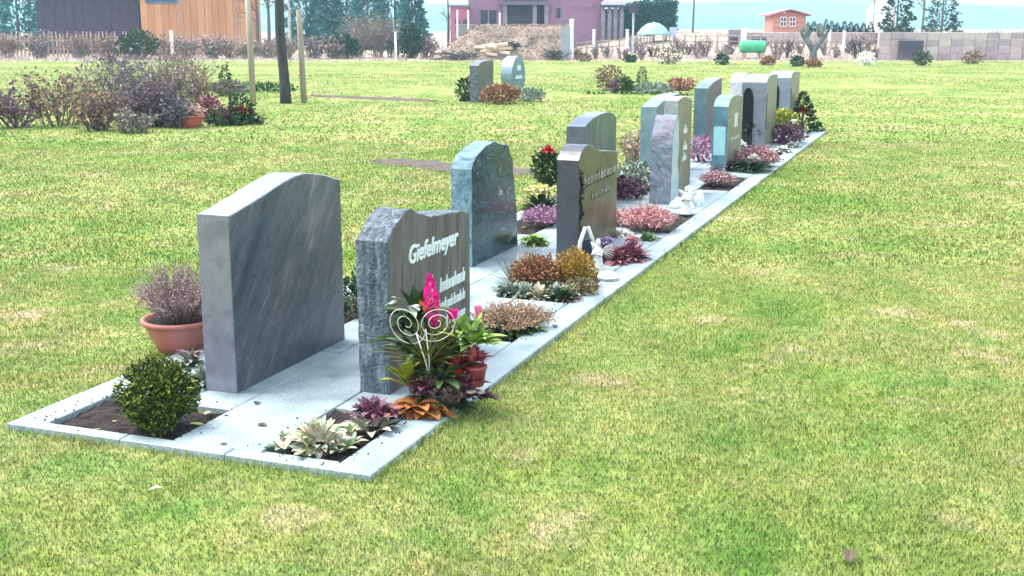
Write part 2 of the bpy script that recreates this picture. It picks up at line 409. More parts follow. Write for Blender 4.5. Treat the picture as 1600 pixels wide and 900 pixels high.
def band(t0, t1, beds, step):
    cuts = [0.07]
    s = 0.07; blocks = sorted((b[0], b[1]) for b in beds)
    free = []; cur = .07
    for a, b in blocks:
        if a > cur + .01: free.append((cur, a))
        cur = max(cur, b)
    free.append((cur, ROWLEN))
    for a, b in free:
        k = max(1, round((b-a)/step))
        for i in range(k): lay(a+(b-a)*i/k, a+(b-a)*(i+1)/k, t0, t1, random.uniform(-.0012, .0012))
lay(0, .07, TB, -1.1); lay(0, .07, -1.1, -.62); lay(0, .07, -.62, 0)     # near end kerb
k = 17
for i in range(k): lay(.07+(ROWLEN-.07)*i/k, .07+(ROWLEN-.07)*(i+1)/k, -.17, 0, random.uniform(-.001,.001))
for i in range(k): lay(.07+(ROWLEN-.07)*i/k, .07+(ROWLEN-.07)*(i+1)/k, TB, -1.5, random.uniform(-.001,.001))
band(-.5, -.17, INNER_BEDS, .9); band(-.9, -.5, [(2.86,3.9)], .95); band(-1.16, -.9, [BACK_BEDS[0][:2]], .95); band(-1.5, -1.16, BACK_BEDS, .9)
lay(2.86, 3.9, -.9, -.62)
def soil_bed(s0, s1, t0, t1):
    nx, ny = max(4, int((s1-s0)/.03)), max(4, int((t1-t0)/.03)); mb = MB(); off = s0*7
    vs = [(s0+(s1-s0)*i/nx, -(t0+(t1-t0)*j/ny), .004 + .02*noise.noise(Vector((i*.45+off, j*.45, 1))) + .01*random.random()) for j in range(ny+1) for i in range(nx+1)]
    fs = [(j*(nx+1)+i, (j+1)*(nx+1)+i, (j+1)*(nx+1)+i+1, j*(nx+1)+i+1) for j in range(ny) for i in range(nx)]
    mb.add(vs, fs); mb.build('soil', soilm, pav, smooth=False)
for b in INNER_BEDS + BACK_BEDS: soil_bed(*b)

mb = MB()
for b in INNER_BEDS[:5] + BACK_BEDS[:4]:
    for k in range(70):
        e = random.random(); a = abs(random.gauss(0, .045)); side = random.randrange(4)
        s_ = b[0] - a if side == 0 else b[1] + a if side == 1 else random.uniform(b[0], b[1]); t_ = b[2] - a if side == 2 else b[3] + a if side == 3 else random.uniform(b[2], b[3])
        if t_ > -.01 or t_ < TB + .02 or s_ < .01: continue
        q_ = random.uniform(.002, .006); x_, y_, z_ = s_, -t_, .0325
        mb.add([(x_-q_,y_-q_,z_),(x_+q_,y_-q_*.6,z_),(x_,y_+q_,z_),(x_,y_,z_+q_)], [(0,2,1),(0,1,3),(1,2,3),(2,0,3)])
mb.build('soil_crumbs', soilm, pav, kind='stuff')

# ------------------------------------------------------------------ headstones
def resample(poly, step):
    out = []
    for i in range(len(poly)):
        a, b = Vector(poly[i]), Vector(poly[(i+1) % len(poly)]); k = max(1, int((b-a).length/step))
        for j in range(k): out.append(a.lerp(b, j/k))
    return out
def smooth_prof(pr, n=28):
    xs = [p[0] for p in pr]; zs = [p[1] for p in pr]; out = []
    for i in range(n+1):
        x = xs[0] + (xs[-1]-xs[0])*i/n; j = max(q for q in range(len(xs)) if xs[q] <= x + 1e-9); j = min(j, len(xs)-2)
        t = (x-xs[j])/(xs[j+1]-xs[j]); p0 = zs[max(0,j-1)]; p1 = zs[j]; p2 = zs[j+1]; p3 = zs[min(len(zs)-1,j+2)]
        z = .5*((2*p1)+(-p0+p2)*t+(2*p0-5*p1+4*p2-p3)*t*t+(-p0+3*p1-3*p2+p3)*t**3); out.append((x, z))
    return out
def stone_body(outline, th, rough=0.0, step=.03, seed=0, bev=.004, ny=7, facewarp=0, y0=0.0):
    ring = resample([(x, z) for x, z in outline], step); n = len(ring); mb = MB()
    nor = []
    for i in range(n):
        d = ring[(i+1) % n] - ring[i-1]; d.normalize(); nor.append(Vector((-d.y, d.x)))
    ys = [0, bev] + [th*i/ny for i in range(1, ny)] + [th-bev, th]
    vs = []
    for j, y in enumerate(ys):
        for i in range(n):
            p = ring[i].copy(); edge = -bev if j in (0, len(ys)-1) else 0
            k = 0
            if rough and p.y > .004:
                k = rough*(noise.noise(Vector((p.x*14+seed, y*16, p.y*11))) + .6*noise.noise(Vector((p.x*35, y*40+seed, p.y*30))))
            p = p + nor[i]*(edge + k)
            yy = y
            vs.append((p.x, y0+yy, max(p.y, 0) if ring[i].y > .001 else 0))
    fs = []; ms = []
    for j in range(len(ys)-1):
        for i in range(n):
            q = (i+1) % n; fs.append((j*n+i, j*n+q, (j+1)*n+q, (j+1)*n+i))
    mb.add(vs, fs, 1)
    o = 0; mb.f.append(tuple(range(n-1, -1, -1))); mb.m.append(0)
    mb.f.append(tuple(range((len(ys)-1)*n, len(ys)*n))); mb.m.append(0)
    return mb
def outline_from(prof, w=None, curve=True):
    p = smooth_prof(prof) if curve else prof
    return [(0, 0)] + [(x, z) for x, z in p] + [(p[-1][0], 0)]
def cw(poly):   # make normals point outward: clockwise in (x,z)
    a = sum(poly[i][0]*poly[(i+1)%len(poly)][1]-poly[(i+1)%len(poly)][0]*poly[i][1] for i in range(len(poly)))
    return poly if a < 0 else poly[::-1]
def headstone(S, T, prof, th, label, face, side, rough=.0, curve=True, seed=0, outline=None, group='headstones standing back to back along the paving', loc=None):
    r = thing('headstone', label, 'headstone', loc if loc is not None else W(S, T, .03), ROWROT, group)
    ol = cw(outline or outline_from(prof, curve=curve))
    stone_body(ol, th, rough, seed=seed).build('stone_body', [face, side], r)
    return r
def gran(name, cols, veins=(1,1,1), rot=(0,0,0), sc=3, rough=.3, dist=1.5, speck=.3, spec=.5, sscale=260):
    cols = [tuple(q*.72 for q in c) for c in cols]
    return mat(name, cols, sc, rough, 0, 1, detail=9, stretch=veins, rot=rot, speck=speck, speckscale=sscale, distort=dist, spec=spec, mottle=.4)
def hewn(name, cols, sc=14, stretch=(1,1,1), bump=.6, coat=.5):
    cols = [tuple(q*(.74 if bump < .4 else .8) for q in c) for c in cols]
    return mat(name, cols, sc, .8 if bump > .4 else .34, bump, 60, detail=9, stretch=stretch, speck=.3, speckscale=200, distort=.6, spec=.5 if bump > .4 else 1.0, coat=0 if bump > .4 else coat)
def marks(root, x0, x1, z, h, m, n=8, slope=0, seed=1, y=-.004, wd=.008, name='lettering'):
    """worn, unreadable blackletter strokes"""
    rr = random.Random(seed); mb = MB(); st = (x1-x0)/n; sh = .22
    def stroke(xa, za, xb, zb, t):
        vs = []
        for yy in (y, .001):
            for (x, zz, q) in ((xa,za,-1),(xb,zb,-1),(xb,zb,1),(xa,za,1)): vs.append((x+q*t/2+(zz-z)*sh, yy, zz))
        mb.add(vs, [(0,1,2,3),(7,6,5,4),(0,4,5,1),(1,5,6,2),(2,6,7,3),(3,7,4,0)])
    for i in range(n):
        xx = x0+st*i; zz = z+slope*i/n; up = i == 0 or rr.random() < .25; hh = h if up else h*.66; k = 2 if rr.random() < .7 else 3
        for j in range(k):
            x = xx + st*.78*j/(k-.3); stroke(x, zz, x, zz+hh*(1 if j == 0 else .66 if up else 1), wd*.8)
            if j: stroke(x-st*.3, zz+h*.52, x, zz+h*.64, wd*.5)
            if j and rr.random() < .5: stroke(x-st*.3, zz+h*.02, x, zz+h*.12, wd*.5)
    o = mb.build(name, m, root, kind='stuff'); return o

# --- back row
f1 = gran('granite_slate_clouds', [(.04,.065,.085),(.08,.11,.135),(.125,.135,.155),(.26,.25,.255)], (.6,1,2.4), (0,R(-50),0), 2.1, .38, 1.4, .5, sscale=170)
s1 = hewn('sawn_slate_purple', [(.11,.115,.17),(.2,.2,.27),(.15,.165,.21)], 7, bump=.06)
B1 = headstone(.67, -1.0, [(0,.79),(.15,.815),(.32,.85),(.46,.88),(.61,.90),(.74,.89),(.87,.865),(1.0,.83)], .16,
     'large dark grey polished granite headstone with a wavy top, nearest on the left', f1, s1, .0015)
f3 = gran('granite_teal_dark', [(.015,.045,.06),(.045,.12,.145),(.02,.035,.055),(.2,.3,.32)], (1,1,2.6), (0,R(10),0), 2.2, .22, 2.5)
s3 = hewn('hewn_blue_grey', [(.05,.12,.17),(.2,.32,.37),(.09,.15,.21)], 9)
B2 = headstone(3.65, -1.1, None, .15, 'dark teal polished headstone with pointed hewn top, behind the stone with white gothic lettering', f3, s3, .008, seed=3,
     outline=[(0,0),(0,.66),(.03,.70),(.1,.74),(.25,.785),(.40,.81),(.5,.795),(.66,.765),(.71,.75),(.73,.70),(.79,.655),(.80,.55),(.83,.47),(.84,.38),(.87,.29),(.9,0)])
marks(B2, .52, .60, .42, .05, stonewhite, 1, seed=4, wd=.012, name='inlay')
f5 = gran('granite_blue_striped', [(.03,.05,.08),(.10,.16,.16),(.04,.09,.12),(.16,.17,.13)], (6,1,.5), (0,0,0), 1.2, .2, .8)
s5 = hewn('sawn_navy', [(.035,.05,.09),(.08,.10,.16)], 12, bump=.06)
headstone(6.2, -1.1, [(0,.75),(.31,.81),(.73,.83),(.95,.80),(1.04,.76)], .16, 'blue grey striped headstone with arched top, behind the olive faced stone', f5, s5, .002)
f7 = gran('granite_pale_teal', [(.10,.17,.18),(.18,.26,.27),(.13,.2,.22)], sc=3)
s7 = hewn('sawn_teal_light', [(.11,.2,.235),(.2,.32,.36)], 5, bump=.06)
headstone(8.82, -1.1, [(0,.76),(.35,.81),(.7,.84),(1.12,.85)], .17, 'pale teal headstone with sloping top, half hidden behind the stone with the tall olive slab', f7, s7, .002)
f8 = gran('granite_plum_grey', [(.11,.11,.13),(.19,.17,.19),(.15,.15,.15)], sc=4)
s8 = hewn('sawn_teal_deep', [(.03,.085,.12),(.08,.18,.23)], 5, bump=.06)
headstone(11.57, -1.1, [(0,.83),(.3,.88),(.56,.91),(.97,.93)], .17, 'tall deep teal headstone with plum grey face and rising top, fifth of the back row', f8, s8, .002)
f10 = gran('granite_olive_grey', [(.18,.17,.13),(.26,.25,.2),(.2,.2,.17)], sc=5)
s10 = hewn('sawn_pale_grey', [(.28,.3,.31),(.42,.44,.44)], 8, bump=.06)
headstone(14.22, -1.1, [(0,.6),(.05,.78),(.12,.88),(.4,.92),(.75,.9)], .19, 'pale olive grey headstone with a steep rounded shoulder, sixth of the back row', f10, s10, .003)
# --- front row
f2 = gran('granite_brown_streaked', [(.045,.045,.05),(.11,.098,.10),(.17,.145,.145),(.06,.058,.062)], (8,1,.8), (0,R(3),0), 1.6, .6, .6, .35)
s2 = hewn('hewn_slate_streaked', [(.045,.06,.08),(.11,.145,.18),(.25,.30,.33)], 22, (1.5,1.5,.35), .9)
F1 = headstone(.89, -.36, [(0,.68),(.07,.73),(.15,.775),(.22,.79),(.34,.755),(.46,.725),(.61,.715),(.81,.70),(.93,.68)], .15,
     'brown streaked headstone with rough split edges and white gothic name lettering', f2, s2, .009, seed=9)
letw = mat('lettering_white', [(.62,.72,.72),(.75,.8,.8)], 9, .5)
def text(root, s, x, z, size, shear, y=-.003, rotz=0.0, w=1.0):
    cu = bpy.data.curves.new('lettering', 'FONT'); cu.body = s; cu.size = size; cu.shear = shear; cu.extrude = .003; cu.offset = .0022; cu.resolution_u = 3
    t = bpy.data.objects.new('tmp', cu); COL.objects.link(t)
    bpy.context.view_layer.update()
    me = bpy.data.meshes.new_from_object(t.evaluated_get(bpy.context.evaluated_depsgraph_get())); bpy.data.objects.remove(t)
    me.materials.clear(); me.materials.append(letw)
    o = bpy.data.objects.new('lettering', me); COL.objects.link(o); o.parent = root
    o.matrix_local = Matrix.Translation((x, y, z)) @ Matrix.Rotation(pi/2, 4, 'X') @ Matrix.Rotation(rotz, 4, 'Z') @ Matrix.Diagonal((w, 1, 1, 1)); return o
text(F1, 'Giefelmeyer', .20, .545, .115, .28, w=.98)
mb = MB(); box(mb, .455, .464, -.004, .001, .31, .45); box(mb, .432, .4545, -.004, .001, .405, .414); box(mb, .4645, .487, -.004, .001, .405, .414); mb.build('cross', letw, F1)
marks(F1, .55, .86, .345, .07, letw, 9, seed=3, wd=.009); marks(F1, .53, .86, .255, .055, letw, 9, seed=5, wd=.008); marks(F1, .62, .86, .17, .05, letw, 7, seed=6, wd=.008)
f4 = gran('granite_olive_bronze', [(.06,.052,.034),(.105,.092,.058),(.155,.135,.085)], sc=4, rough=.35, speck=.35, sscale=180)
s4 = hewn('sawn_black_violet', [(.02,.022,.036),(.045,.045,.065)], 12, bump=.06, coat=.2)
F2 = headstone(4.15, -.51, [(0,.69),(.05,.735),(.18,.78),(.3,.765),(.45,.725),(.61,.70),(.8,.685),(.99,.66)], .16,
     'near black headstone with olive bronze face, dark vine relief and wavy top', f4, s4, .0015, seed=2)
black = mat('black_relief', [(.006,.006,.006),(.02,.018,.015)], 10, .4)
bronze = mat('pale_relief', [(.34,.3,.22),(.46,.42,.33)], 10, .5)
mb = MB()
for i in range(26):
    z = .12 + .5*i/26; x = .045 + .02*sin(i*.7)
    box(mb, x-.012, x+.012, -.006-.0003*i, .001, z, z+.024)
    leaf(mb, (x, -.006, z), (random.choice((-1,1))*random.uniform(.4,1), -.15, random.uniform(-.2,.8)), .05, .03, .2, 2)
mb.build('vine_relief', black, F2, kind='stuff')
marks(F2, .10, .93, .485, .085, black, 10, .015, 8, -.003, .014); marks(F2, .115, .945, .50, .07, bronze, 10, .015, 12, -.006, .009)
marks(F2, .30, .80, .375, .045, black, 6, .01, 14, -.003, .009); marks(F2, .31, .81, .385, .035, bronze, 6, .01, 16, -.006, .006)
# third : rough block and tall olive slab
f6 = gran('granite_olive_brown', [(.16,.14,.10),(.22,.2,.15),(.26,.24,.17)], sc=3, rough=.4)
s6 = hewn('hewn_violet_blue', [(.13,.16,.20),(.21,.26,.31),(.21,.20,.25),(.13,.22,.24)], 5, bump=.5)
F3 = thing('headstone', 'rough violet blue stone block with a taller olive brown slab bearing pale ornaments', 'headstone', W(6.98, -.5, .03), ROWROT, 'headstones standing back to back along the paving')
stone_body(cw([(-.02,0),(-.01,.3),(.0,.55),(.02,.62),(.12,.76),(.2,.8),(.24,.72),(.27,.5),(.24,.35),(.3,.2),(.3,0)]), .2, .014, seed=5).build('rough_block', [mat('pale_hewn', [(.3,.38,.4),(.45,.52,.53)], 9, .8, .5), s6], F3)
stone_body(cw([(.31,0),(.315,.5),(.32,.92),(.5,.95),(.7,.94),(.93,.9),(.95,.4),(.95,0)]), .13, .004, seed=6, y0=.03).build('upright_slab', [f6, s10], F3)
for (x, z) in ((.55, .6), (.56, .44), (.54, .34)):
    mb = MB(); box(mb, x, x+.16, .02, .0295, z, z+.045); mb.build('ornament', stonewhite, F3)
    mb = MB(); box(mb, x+.055, x+.1, .021, .0295, z+.046, z+.08); mb.build('ornament', stonewhite, F3)
f9 = gran('granite_olive_pale', [(.2,.19,.14),(.28,.27,.21)], sc=4, rough=.4)
s9 = hewn('sawn_cyan_blue', [(.03,.10,.15),(.08,.24,.30),(.2,.48,.52)], 3, bump=.1)
F4 = headstone(9.73, -.5, [(0,.72),(.14,.8),(.4,.83),(.97,.80)], .17, 'cyan blue sided headstone with pale olive face and a small white square ornament', f9, s9, .002)
mb = MB(); box(mb, .4, .62, -.006, .001, .46, .62); mb.build('ornament', stonewhite, F4); marks(F4, .3, .8, .32, .05, stonewhite, 5, seed=20)
mb = MB(); box(mb, -.006, -.001, .02, .15, .18, .5); mb.build('side_panel', mat('panel_cyan', [(.25,.5,.52),(.35,.6,.62)], 12, .3), F4)
sv = hewn('sawn_grey_violet', [(.15,.16,.21),(.25,.27,.32)], 8, bump=.06)
def twin(S, T, th, prof, label, side):
    r = headstone(S, T, prof, th, label, f9, side, .002)
    h = prof[0][1]; n = 10
    pts = [(-.01, th*.52)] + []
    mb = MB(); pr = [(th*.5, .02), (th*.96, .02), (th*.96, h*.72)] + [(th*.73 + th*.23*cos(pi*i/n), h*.72 + h*.2*sin(pi*i/n)) for i in range(1, n)] + [(th*.5, h*.72)]
    k = len(pr); mb.add([(-.012, y, z) for y, z in pr] + [(-.001, y, z) for y, z in pr], [tuple(range(k))] + [tuple(range(2*k-1, k-1, -1))] + [(i, (i+1) % k + 0, (i+1) % k + k, i+k) for i in range(k)])
    mb.build('arched_black_inlay', mat('black_polished', [(.006,.008,.008),(.012,.014,.013)], 5, .12), r)
    mb = MB(); box(mb, .03, .07, -.006, .001, .25, h*.82); mb.build('dark_strip', black, r)
    return r
twin(12.55, -.5, .33, [(0,.87),(.1,.93),(.35,.96),(.98,.95)], 'pale double headstone with black arched inlay and violet grey edge, behind the far pink heather', sv)
twin(15.0, -.5, .33, [(0,.84),(.1,.9),(.35,.93),(1.05,.9)], 'farthest headstone of the row, pale with black arched inlay and white edge strip', hewn('sawn_blue_grey', [(.2,.24,.32),(.32,.36,.42)], 8, bump=.06))
# pair of stones out on the lawn
L1 = headstone(0, 0, [(0,.8),(.2,.87),(.5,.9),(.95,.9)], .2, 'dark olive headstone with sloping top standing alone on the lawn beside a blue oval one',
    gran('granite_green_grey', [(.09,.1,.08),(.15,.15,.12)], sc=3, rough=.4), s5, .01, seed=4, group='two headstones out on the lawn', loc=G(747, 160))
L2 = headstone(0, 0, None, .28, 'pale blue oval headstone with light bands standing on the lawn', gran('granite_blue_oval', [(.12,.22,.27),(.2,.33,.38)], sc=3, rough=.3), s7, .002,
    outline=[(.32+.0,0),(.18,.05)] + [(.5+.48*cos(a), .48+.48*sin(a)) for a in [pi*(1.22-i/22*1.44) for i in range(23)]] + [(.82,.05),(.68,0)], group='two headstones out on the lawn', loc=G(799, 152))
mb = MB(); box(mb, .28, .75, -.006, .001, .42, .5); box(mb, .4, .65, -.006, .001, .62, .74); mb.build('light_band', mat('band_pale', [(.4,.6,.6),(.5,.7,.7)], 9, .4), L2)

# ------------------------------------------------------------------ planting around the near stones
def plant(name, label, px, py, cat='plant', group=None, z=.012, rot=None):
    return thing(name, label, cat, G(px, py, z), random.uniform(0, 6.28) if rot is None else rot, group)
# pot with faded heather behind the first stone
def bowl(root, r, h, m, soil=True, name='bowl', z=0):
    mb = MB(); lathe(mb, [(r*.55,z),(r*.6,z+.002),(r*.72,z+h*.3),(r*.88,z+h*.7),(r*.93,z+h*.86),(r*1.0,z+h*.87),(r*1.02,z+h*.93),(r*1.0,z+h),(r*.93,z+h),(r*.9,z+h*.93),(r*.85,z+h*.85)], 36)
    mb.build(name, m, root, smooth=True)
    if soil:
        ms = MB(); lathe(ms, [(r*.87,z+h*.88),(r*.6,z+h*.9),(r*.3,z+h*.92),(.001,z+h*.92)], 24, jit=.03); ms.build('potting_soil', soilm, root)
p = thing('potted_heather', 'faded mauve heather in a wide terracotta bowl behind the nearest left headstone', 'potted plant', G(283, 545, .02), 0)
bowl(p, .185, .165, terracotta)
heather(p, .25, .31, 330, deadheath, twiggrey, .0085, 24, .145, lean=1.0, bare=.2)
p = plant('box_shrub', 'rounded dark green box bush with yellow tips in the left corner bed', 250, 672, 'shrub')
leafball(p, .15, .15, .14, 10000, .017, g_box, bark, .15, gaps=.3); clump(p, 'young_shoots', (0,0,.17), .16, 120, .05, .012, g_yel, (.3,1.5))['kind'] = 'stuff'
p = plant('ground_plant', 'low grey green leafy plant at the foot of the nearest left headstone', 322, 606)
clump(p, 'leaves', (0,0,.01), .06, 46, .09, .03, g_grey, bend=.8); clump(p, 'dark_leaves', (0,0,.01), .05, 26, .07, .03, g_dark)
p = plant('ground_plant', 'small pale variegated plant behind the box bush, by the bowl', 300, 575, z=.01)
clump(p, 'leaves', (0,0,.01), .05, 40, .08, .03, g_grey); clump(p, 'tips', (0,0,.05), .05, 20, .05, .02, deadheath)
# corner bed
p = plant('variegated_rosette', 'cream and green variegated leaf rosette in the near right corner bed', 497, 706, rot=0)
leaf_pieces(p, (0,0,.015), [(19,.045,.01,.085,.15),(18,.05,.025,.08,.4),(15,.03,.045,.075,.7),(9,.01,.065,.06,1.0)], [cream, g_grey, cream, mat('leaf_cream_edge', [(.2,.24,.12),(.5,.46,.3)], 60, .6)])
for (dx, dy, L) in ((-.13,-.01,.07),(.09,-.04,.07),(-.08,.08,.07),(.12,.05,.07),(-.03,-.08,.065),(.02,.11,.065)):
    leaf_pieces(p, (dx,dy,.015), [(9,.01,.0,L,.3),(6,.0,.03,L*.8,.8)], [cream, g_grey, g_mid])
p = plant('purple_bugle', 'small purple leaved plant with cream lower leaves in the corner bed beside the rosette', 582, 674, rot=0)
leaf_pieces(p, (0,-.02,.015), [(12,.04,.0,.095,.25),(9,.03,.03,.08,.6)], [cream, g_grey])
clump(p, 'purple_leaves', (.0,.03,.06), .085, 150, .05, .022, purpleleaf, (.2,1.5)); clump(p, 'wine_leaves', (.03,0,.06), .07, 50, .045, .02, winered, (.2,1.5))

# big arrangement
A = thing('flower_arrangement', 'tall colourful arrangement with magenta plume and white wire spirals before the lettered stone', 'flower arrangement', G(695, 634, .03), 0)
q = .00272
def P3(px, py, y=0): return ((px-695)*q, y, (634-py)*q*1.03)
mb = MB(); lathe(mb, [(.07,0),(.09,.02),(.105,.06),(.108,.075),(.1,.077),(.08,.07),(.001,.07)], 24); mb.build('bowl', mat('dark_bowl', [(.03,.02,.025),(.07,.05,.055)], 8, .6), A, smooth=True)
mb = MB()
for i in range(420):
    t = random.random(); a = random.uniform(0, 2*pi); r = .030*(sin(pi*min(1,t*.93+.07))**.7)*(1-.35*t)
    x, y, z = P3(679+(-5)*t, 518-84*t); flake(mb, (x+r*cos(a), y+r*sin(a), z), .022, d=(cos(a)*.5, sin(a)*.5, 1), el=2.4)
mb.build('plume', magenta, A)
clump(A, 'plume_base', P3(666,485,-.01), .025, 16, .05, .016, IM('petal_orange', [(.6,.16,.08),(.7,.25,.1)]), (.5,1.4))
mb = MB(); tube(mb, [P3(690,615,.0), P3(684,560), P3(679,515)], .004, 5); mb.build('plume_stem', stemgreen, A)
wire = mat('white_wire', [(.45,.43,.38),(.62,.6,.55)], 9, .4)
def spiral(cx, cy, rx, rz, turns, y, flip=1, ph=0, lean=0, stem=None):
    pts = []
    N = int(turns*28)
    for i in range(N+1):
        t = i/N; a = ph + flip*2*pi*turns*t; k = 1-.86*t
        x, _, z = P3(cx, cy); pts.append((x + rx*k*cos(a) + lean*rz*k*sin(a), y + .02*t, z + rz*k*sin(a)))
    mb = MB(); tube(mb, pts, [.0018*(1+.15*sin(i_*.9)) for i_ in range(len(pts))], 6)
    if stem: tube(mb, [pts[0], ((pts[0][0]+stem[0])/2+.01, y, (pts[0][2]+stem[2])/2), stem], .003, 5)
    mb.build('wire_spiral', wire, A, smooth=True)
spiral(640, 498, .078, .088, 2.3, -.10, -1, -.2, -.25, P3(672, 600, -.05))
spiral(686, 496, .088, .078, 2.6, -.11, 1, pi+.5, .15, P3(676, 600, -.05))
def tulip(px, py, y, m):
    mb = MB()
    for k in range(6):
        a = k*pi/3; leaf(mb, Vector(P3(px, py+9, y)) + Vector((.008*cos(a), .008*sin(a), 0)), (cos(a)*.35, sin(a)*.35, 1), .042, .026, -.5, 3, .3)
    mb.build('bud', m, A); ms = MB(); tube(ms, [P3(px, py+9, y), P3(px-2, 570, y)], .003, 4); ms.build('bud_stem', stemgreen, A)
tulip(712, 487, -.02, mauve if False else magenta); tulip(748, 485, .02, IM('petal_rose', [(.6,.08,.2),(.7,.15,.3)])); tulip(706, 492, .03, magenta)
def spray(name, px, py, y, n, L, Wd, m, el=(.2,1.4), r=.03, bend=.5, segs=4):
    clump(A, name, P3(px, py, y), r*1.2, int(n*1.5), L*1.3, Wd*1.25, m, el, bend, segs)
spray('lime_leaves', 740, 535, -.03, 26, .09, .032, g_lime); spray('lime_leaves', 722, 520, .02, 9, .07, .03, g_lime)
spray('pale_leaves', 733, 520, -.02, 7, .06, .035, g_grey)
spray('dark_leaves', 650, 500, .05, 12, .10, .045, g_dark, (0,1.5)); spray('grey_leaves', 640, 480, .02, 5, .07, .035, g_grey, (0,.9))
spray('dark_leaves', 642, 540, .06, 22, .11, .04, g_dark, (.2,1.5), .04); spray('mid_green_leaves', 660, 560, .02, 30, .12, .03, g_mid, (.4,1.5), .05); spray('dark_leaves', 700, 575, .03, 40, .09, .035, g_dark, (.2,1.5), .06)
spray('wine_leaves', 665, 600, -.06, 22, .06, .03, winered, (.2,1.4), .04); spray('olive_grass', 690, 560, .0, 40, .15, .010, IM('leaf_olive', [(.14,.15,.03),(.24,.24,.06),(.1,.12,.03)]), (.6,1.5))
spray('yellow_green_leaves', 640, 600, -.03, 14, .11, .035, g_yel, (.6,1.5)); spray('olive_grass', 668, 570, -.02, 50, .16, .010, IM('leaf_olive', [(.14,.15,.03),(.24,.24,.06),(.1,.12,.03)]), (.5,1.5))
spray('grey_leaves', 652, 545, -.03, 8, .09, .035, g_grey); spray('mid_green_leaves', 690, 590, -.02, 36, .10, .034, g_mid, (.2,1.5), .05)
spray('red_leaves', 714, 585, -.04, 18, .085, .03, redleaf, (.7,1.5)); spray('poinsettia_leaves', 740, 562, -.03, 16, .05, .026, IM('leaf_poinsettia', [(.4,.07,.1),(.5,.14,.15),(.3,.04,.08)]), (.2,1.4))
spray('wine_leaves', 732, 598, -.03, 44, .042, .018, winered, (.3,1.4), .045); spray('purple_leaves', 728, 616, -.05, 40, .034, .014, purpleleaf, (.2,1.4), .06)
mb = MB(); x, _, z = P3(744, 600); lathe(mb, [(.03,0),(.034,.004),(.045,.075),(.05,.078),(.05,.09),(.043,.09),(.03,.07),(.001,.07)], 20, c=(x, -.02)); mb.v = [(a, b, c+z) for a, b, c in mb.v]; mb.build('pot', mat('pink_red_pot', [(.24,.04,.05),(.32,.08,.085)], 8, .5), A, smooth=True)
spray('wine_leaves', 675, 605, -.05, 40, .055, .03, purpleleaf, (.1,1.4), .05); spray('dark_leaves', 692, 630, -.04, 50, .05, .024, g_dark, (0,1.0), .10)
spray('dark_leaves', 752, 622, .0, 24, .035, .018, purpleleaf, (0,1.0), .04); spray('grey_leaves', 632, 638, -.05, 16, .06, .03, g_grey, (0,.6), .04)
spray('orange_brown_leaves', 655, 628, -.10, 24, .07, .05, orangeleaf, (-.2,.6), .05, .5); spray('orange_brown_leaves', 672, 632, -.11, 14, .06, .045, orangeleaf, (-.2,.5), .04)
spray('pale_leaves', 652, 642, -.12, 10, .045, .03, cream, (-.1,.5), .04)
cone = mat('pine_cone', [(.10,.06,.045),(.2,.13,.09)], 30, .8)
for (px, py, y) in ((668,590,-.09),(712,608,-.11),(690,604,-.12),(655,600,-.08)):
    mb = MB(); x, _, z = P3(px, py)
    for k in range(54):
        t = k/54; a = k*2.4; r = .024*sin(pi*(.12+.82*t)); flake(mb, (x+r*cos(a), y+r*sin(a), z-.02+.05*t), .018, d=(cos(a), sin(a), .5), el=1.2)
    mb.build('pine_cone', cone, A)
for (px, py, y, r) in ((738,604,-.10,.022),(752,607,-.08,.02)):
    mb = MB(); x, _, z = P3(px, py); lathe(mb, [(.003,0),(r*.7,.004),(r,.009),(r*.9,.013),(.002,.015)], 14, c=(x, y))
    mb.v = [(a, b, c+z) for a, b, c in mb.v]; mb.build('bracket_fungus', mat('fungus', [(.16,.10,.09),(.4,.33,.29)], 60, .7), A, smooth=True)

# tan heather, leafy ground cover
p = plant('heather', 'low tan and pale pink heather directly right of the magenta plume', 800, 516)
heather(p, .24, .16, 330, tanheath, twigbrown, .011, 14)
p = plant('ground_plant', 'dark green leafy patch along the kerb below the tan heather', 812, 524, rot=0)
clump(p, 'leaves', (0,0,.01), .05, 40, .07, .035, g_mid, (0,.9)); clump(p, 'leaves', (.06,.05,.01), .05, 30, .07, .035, g_mid, (0,.9)); clump(p, 'dark_leaves', (-.07,-.02,.01), .06, 30, .06, .03, g_dark, (0,.9))
# rusty grass and companions
p = plant('rusty_shrub', 'rust brown bushy plant at the centre of the mixed bed before the black stone', 838, 452)
leafball(p, .16, .16, .10, 1700, .026, rustleaf, twigbrown, .11); clump(p, 'blades', (0,0,.02), .05, 50, .2, .012, rustleaf, (.6,1.5), .4)
p = plant('ground_plant', 'spiky pale grey green tuft left of the rust brown plant', 805, 446)
clump(p, 'blades', (0,0,.0), .05, 60, .2, .012, g_grey, (.5,1.5), .3)
p = plant('ochre_shrub', 'ochre yellow spiky little shrub at the foot of the black stone', 898, 452)
leafball(p, .12, .12, .12, 1700, .024, ochre, twigbrown, .13, gaps=.5); clump(p, 'blades', (0,0,.02), .05, 70, .21, .010, ochre, (.7,1.5), .3)
p = plant('ground_plant', 'brown green low shrub between the ochre shrub and the kerb', 908, 462)
leafball(p, .10, .10, .05, 700, .026, IM('leaf_olive_brown', [(.12,.12,.05),(.22,.2,.08),(.2,.13,.09)]), twigbrown, .05)
p = plant('grey_cushion', 'grey green and cream cushion plants at the front of the mixed bed', 852, 468, rot=0)
for (dx, dy, m) in ((-.12,.02,g_grey),(-.04,-.02,cream),(.05,.0,g_grey),(.13,.03,cream),(.0,.06,g_dark),(-.2,.07,g_grey),(.09,-.07,g_dark)):
    clump(p, 'leaves', (dx,dy,.015), .06, 60, .075, .026, m, (0,1.4), .4)
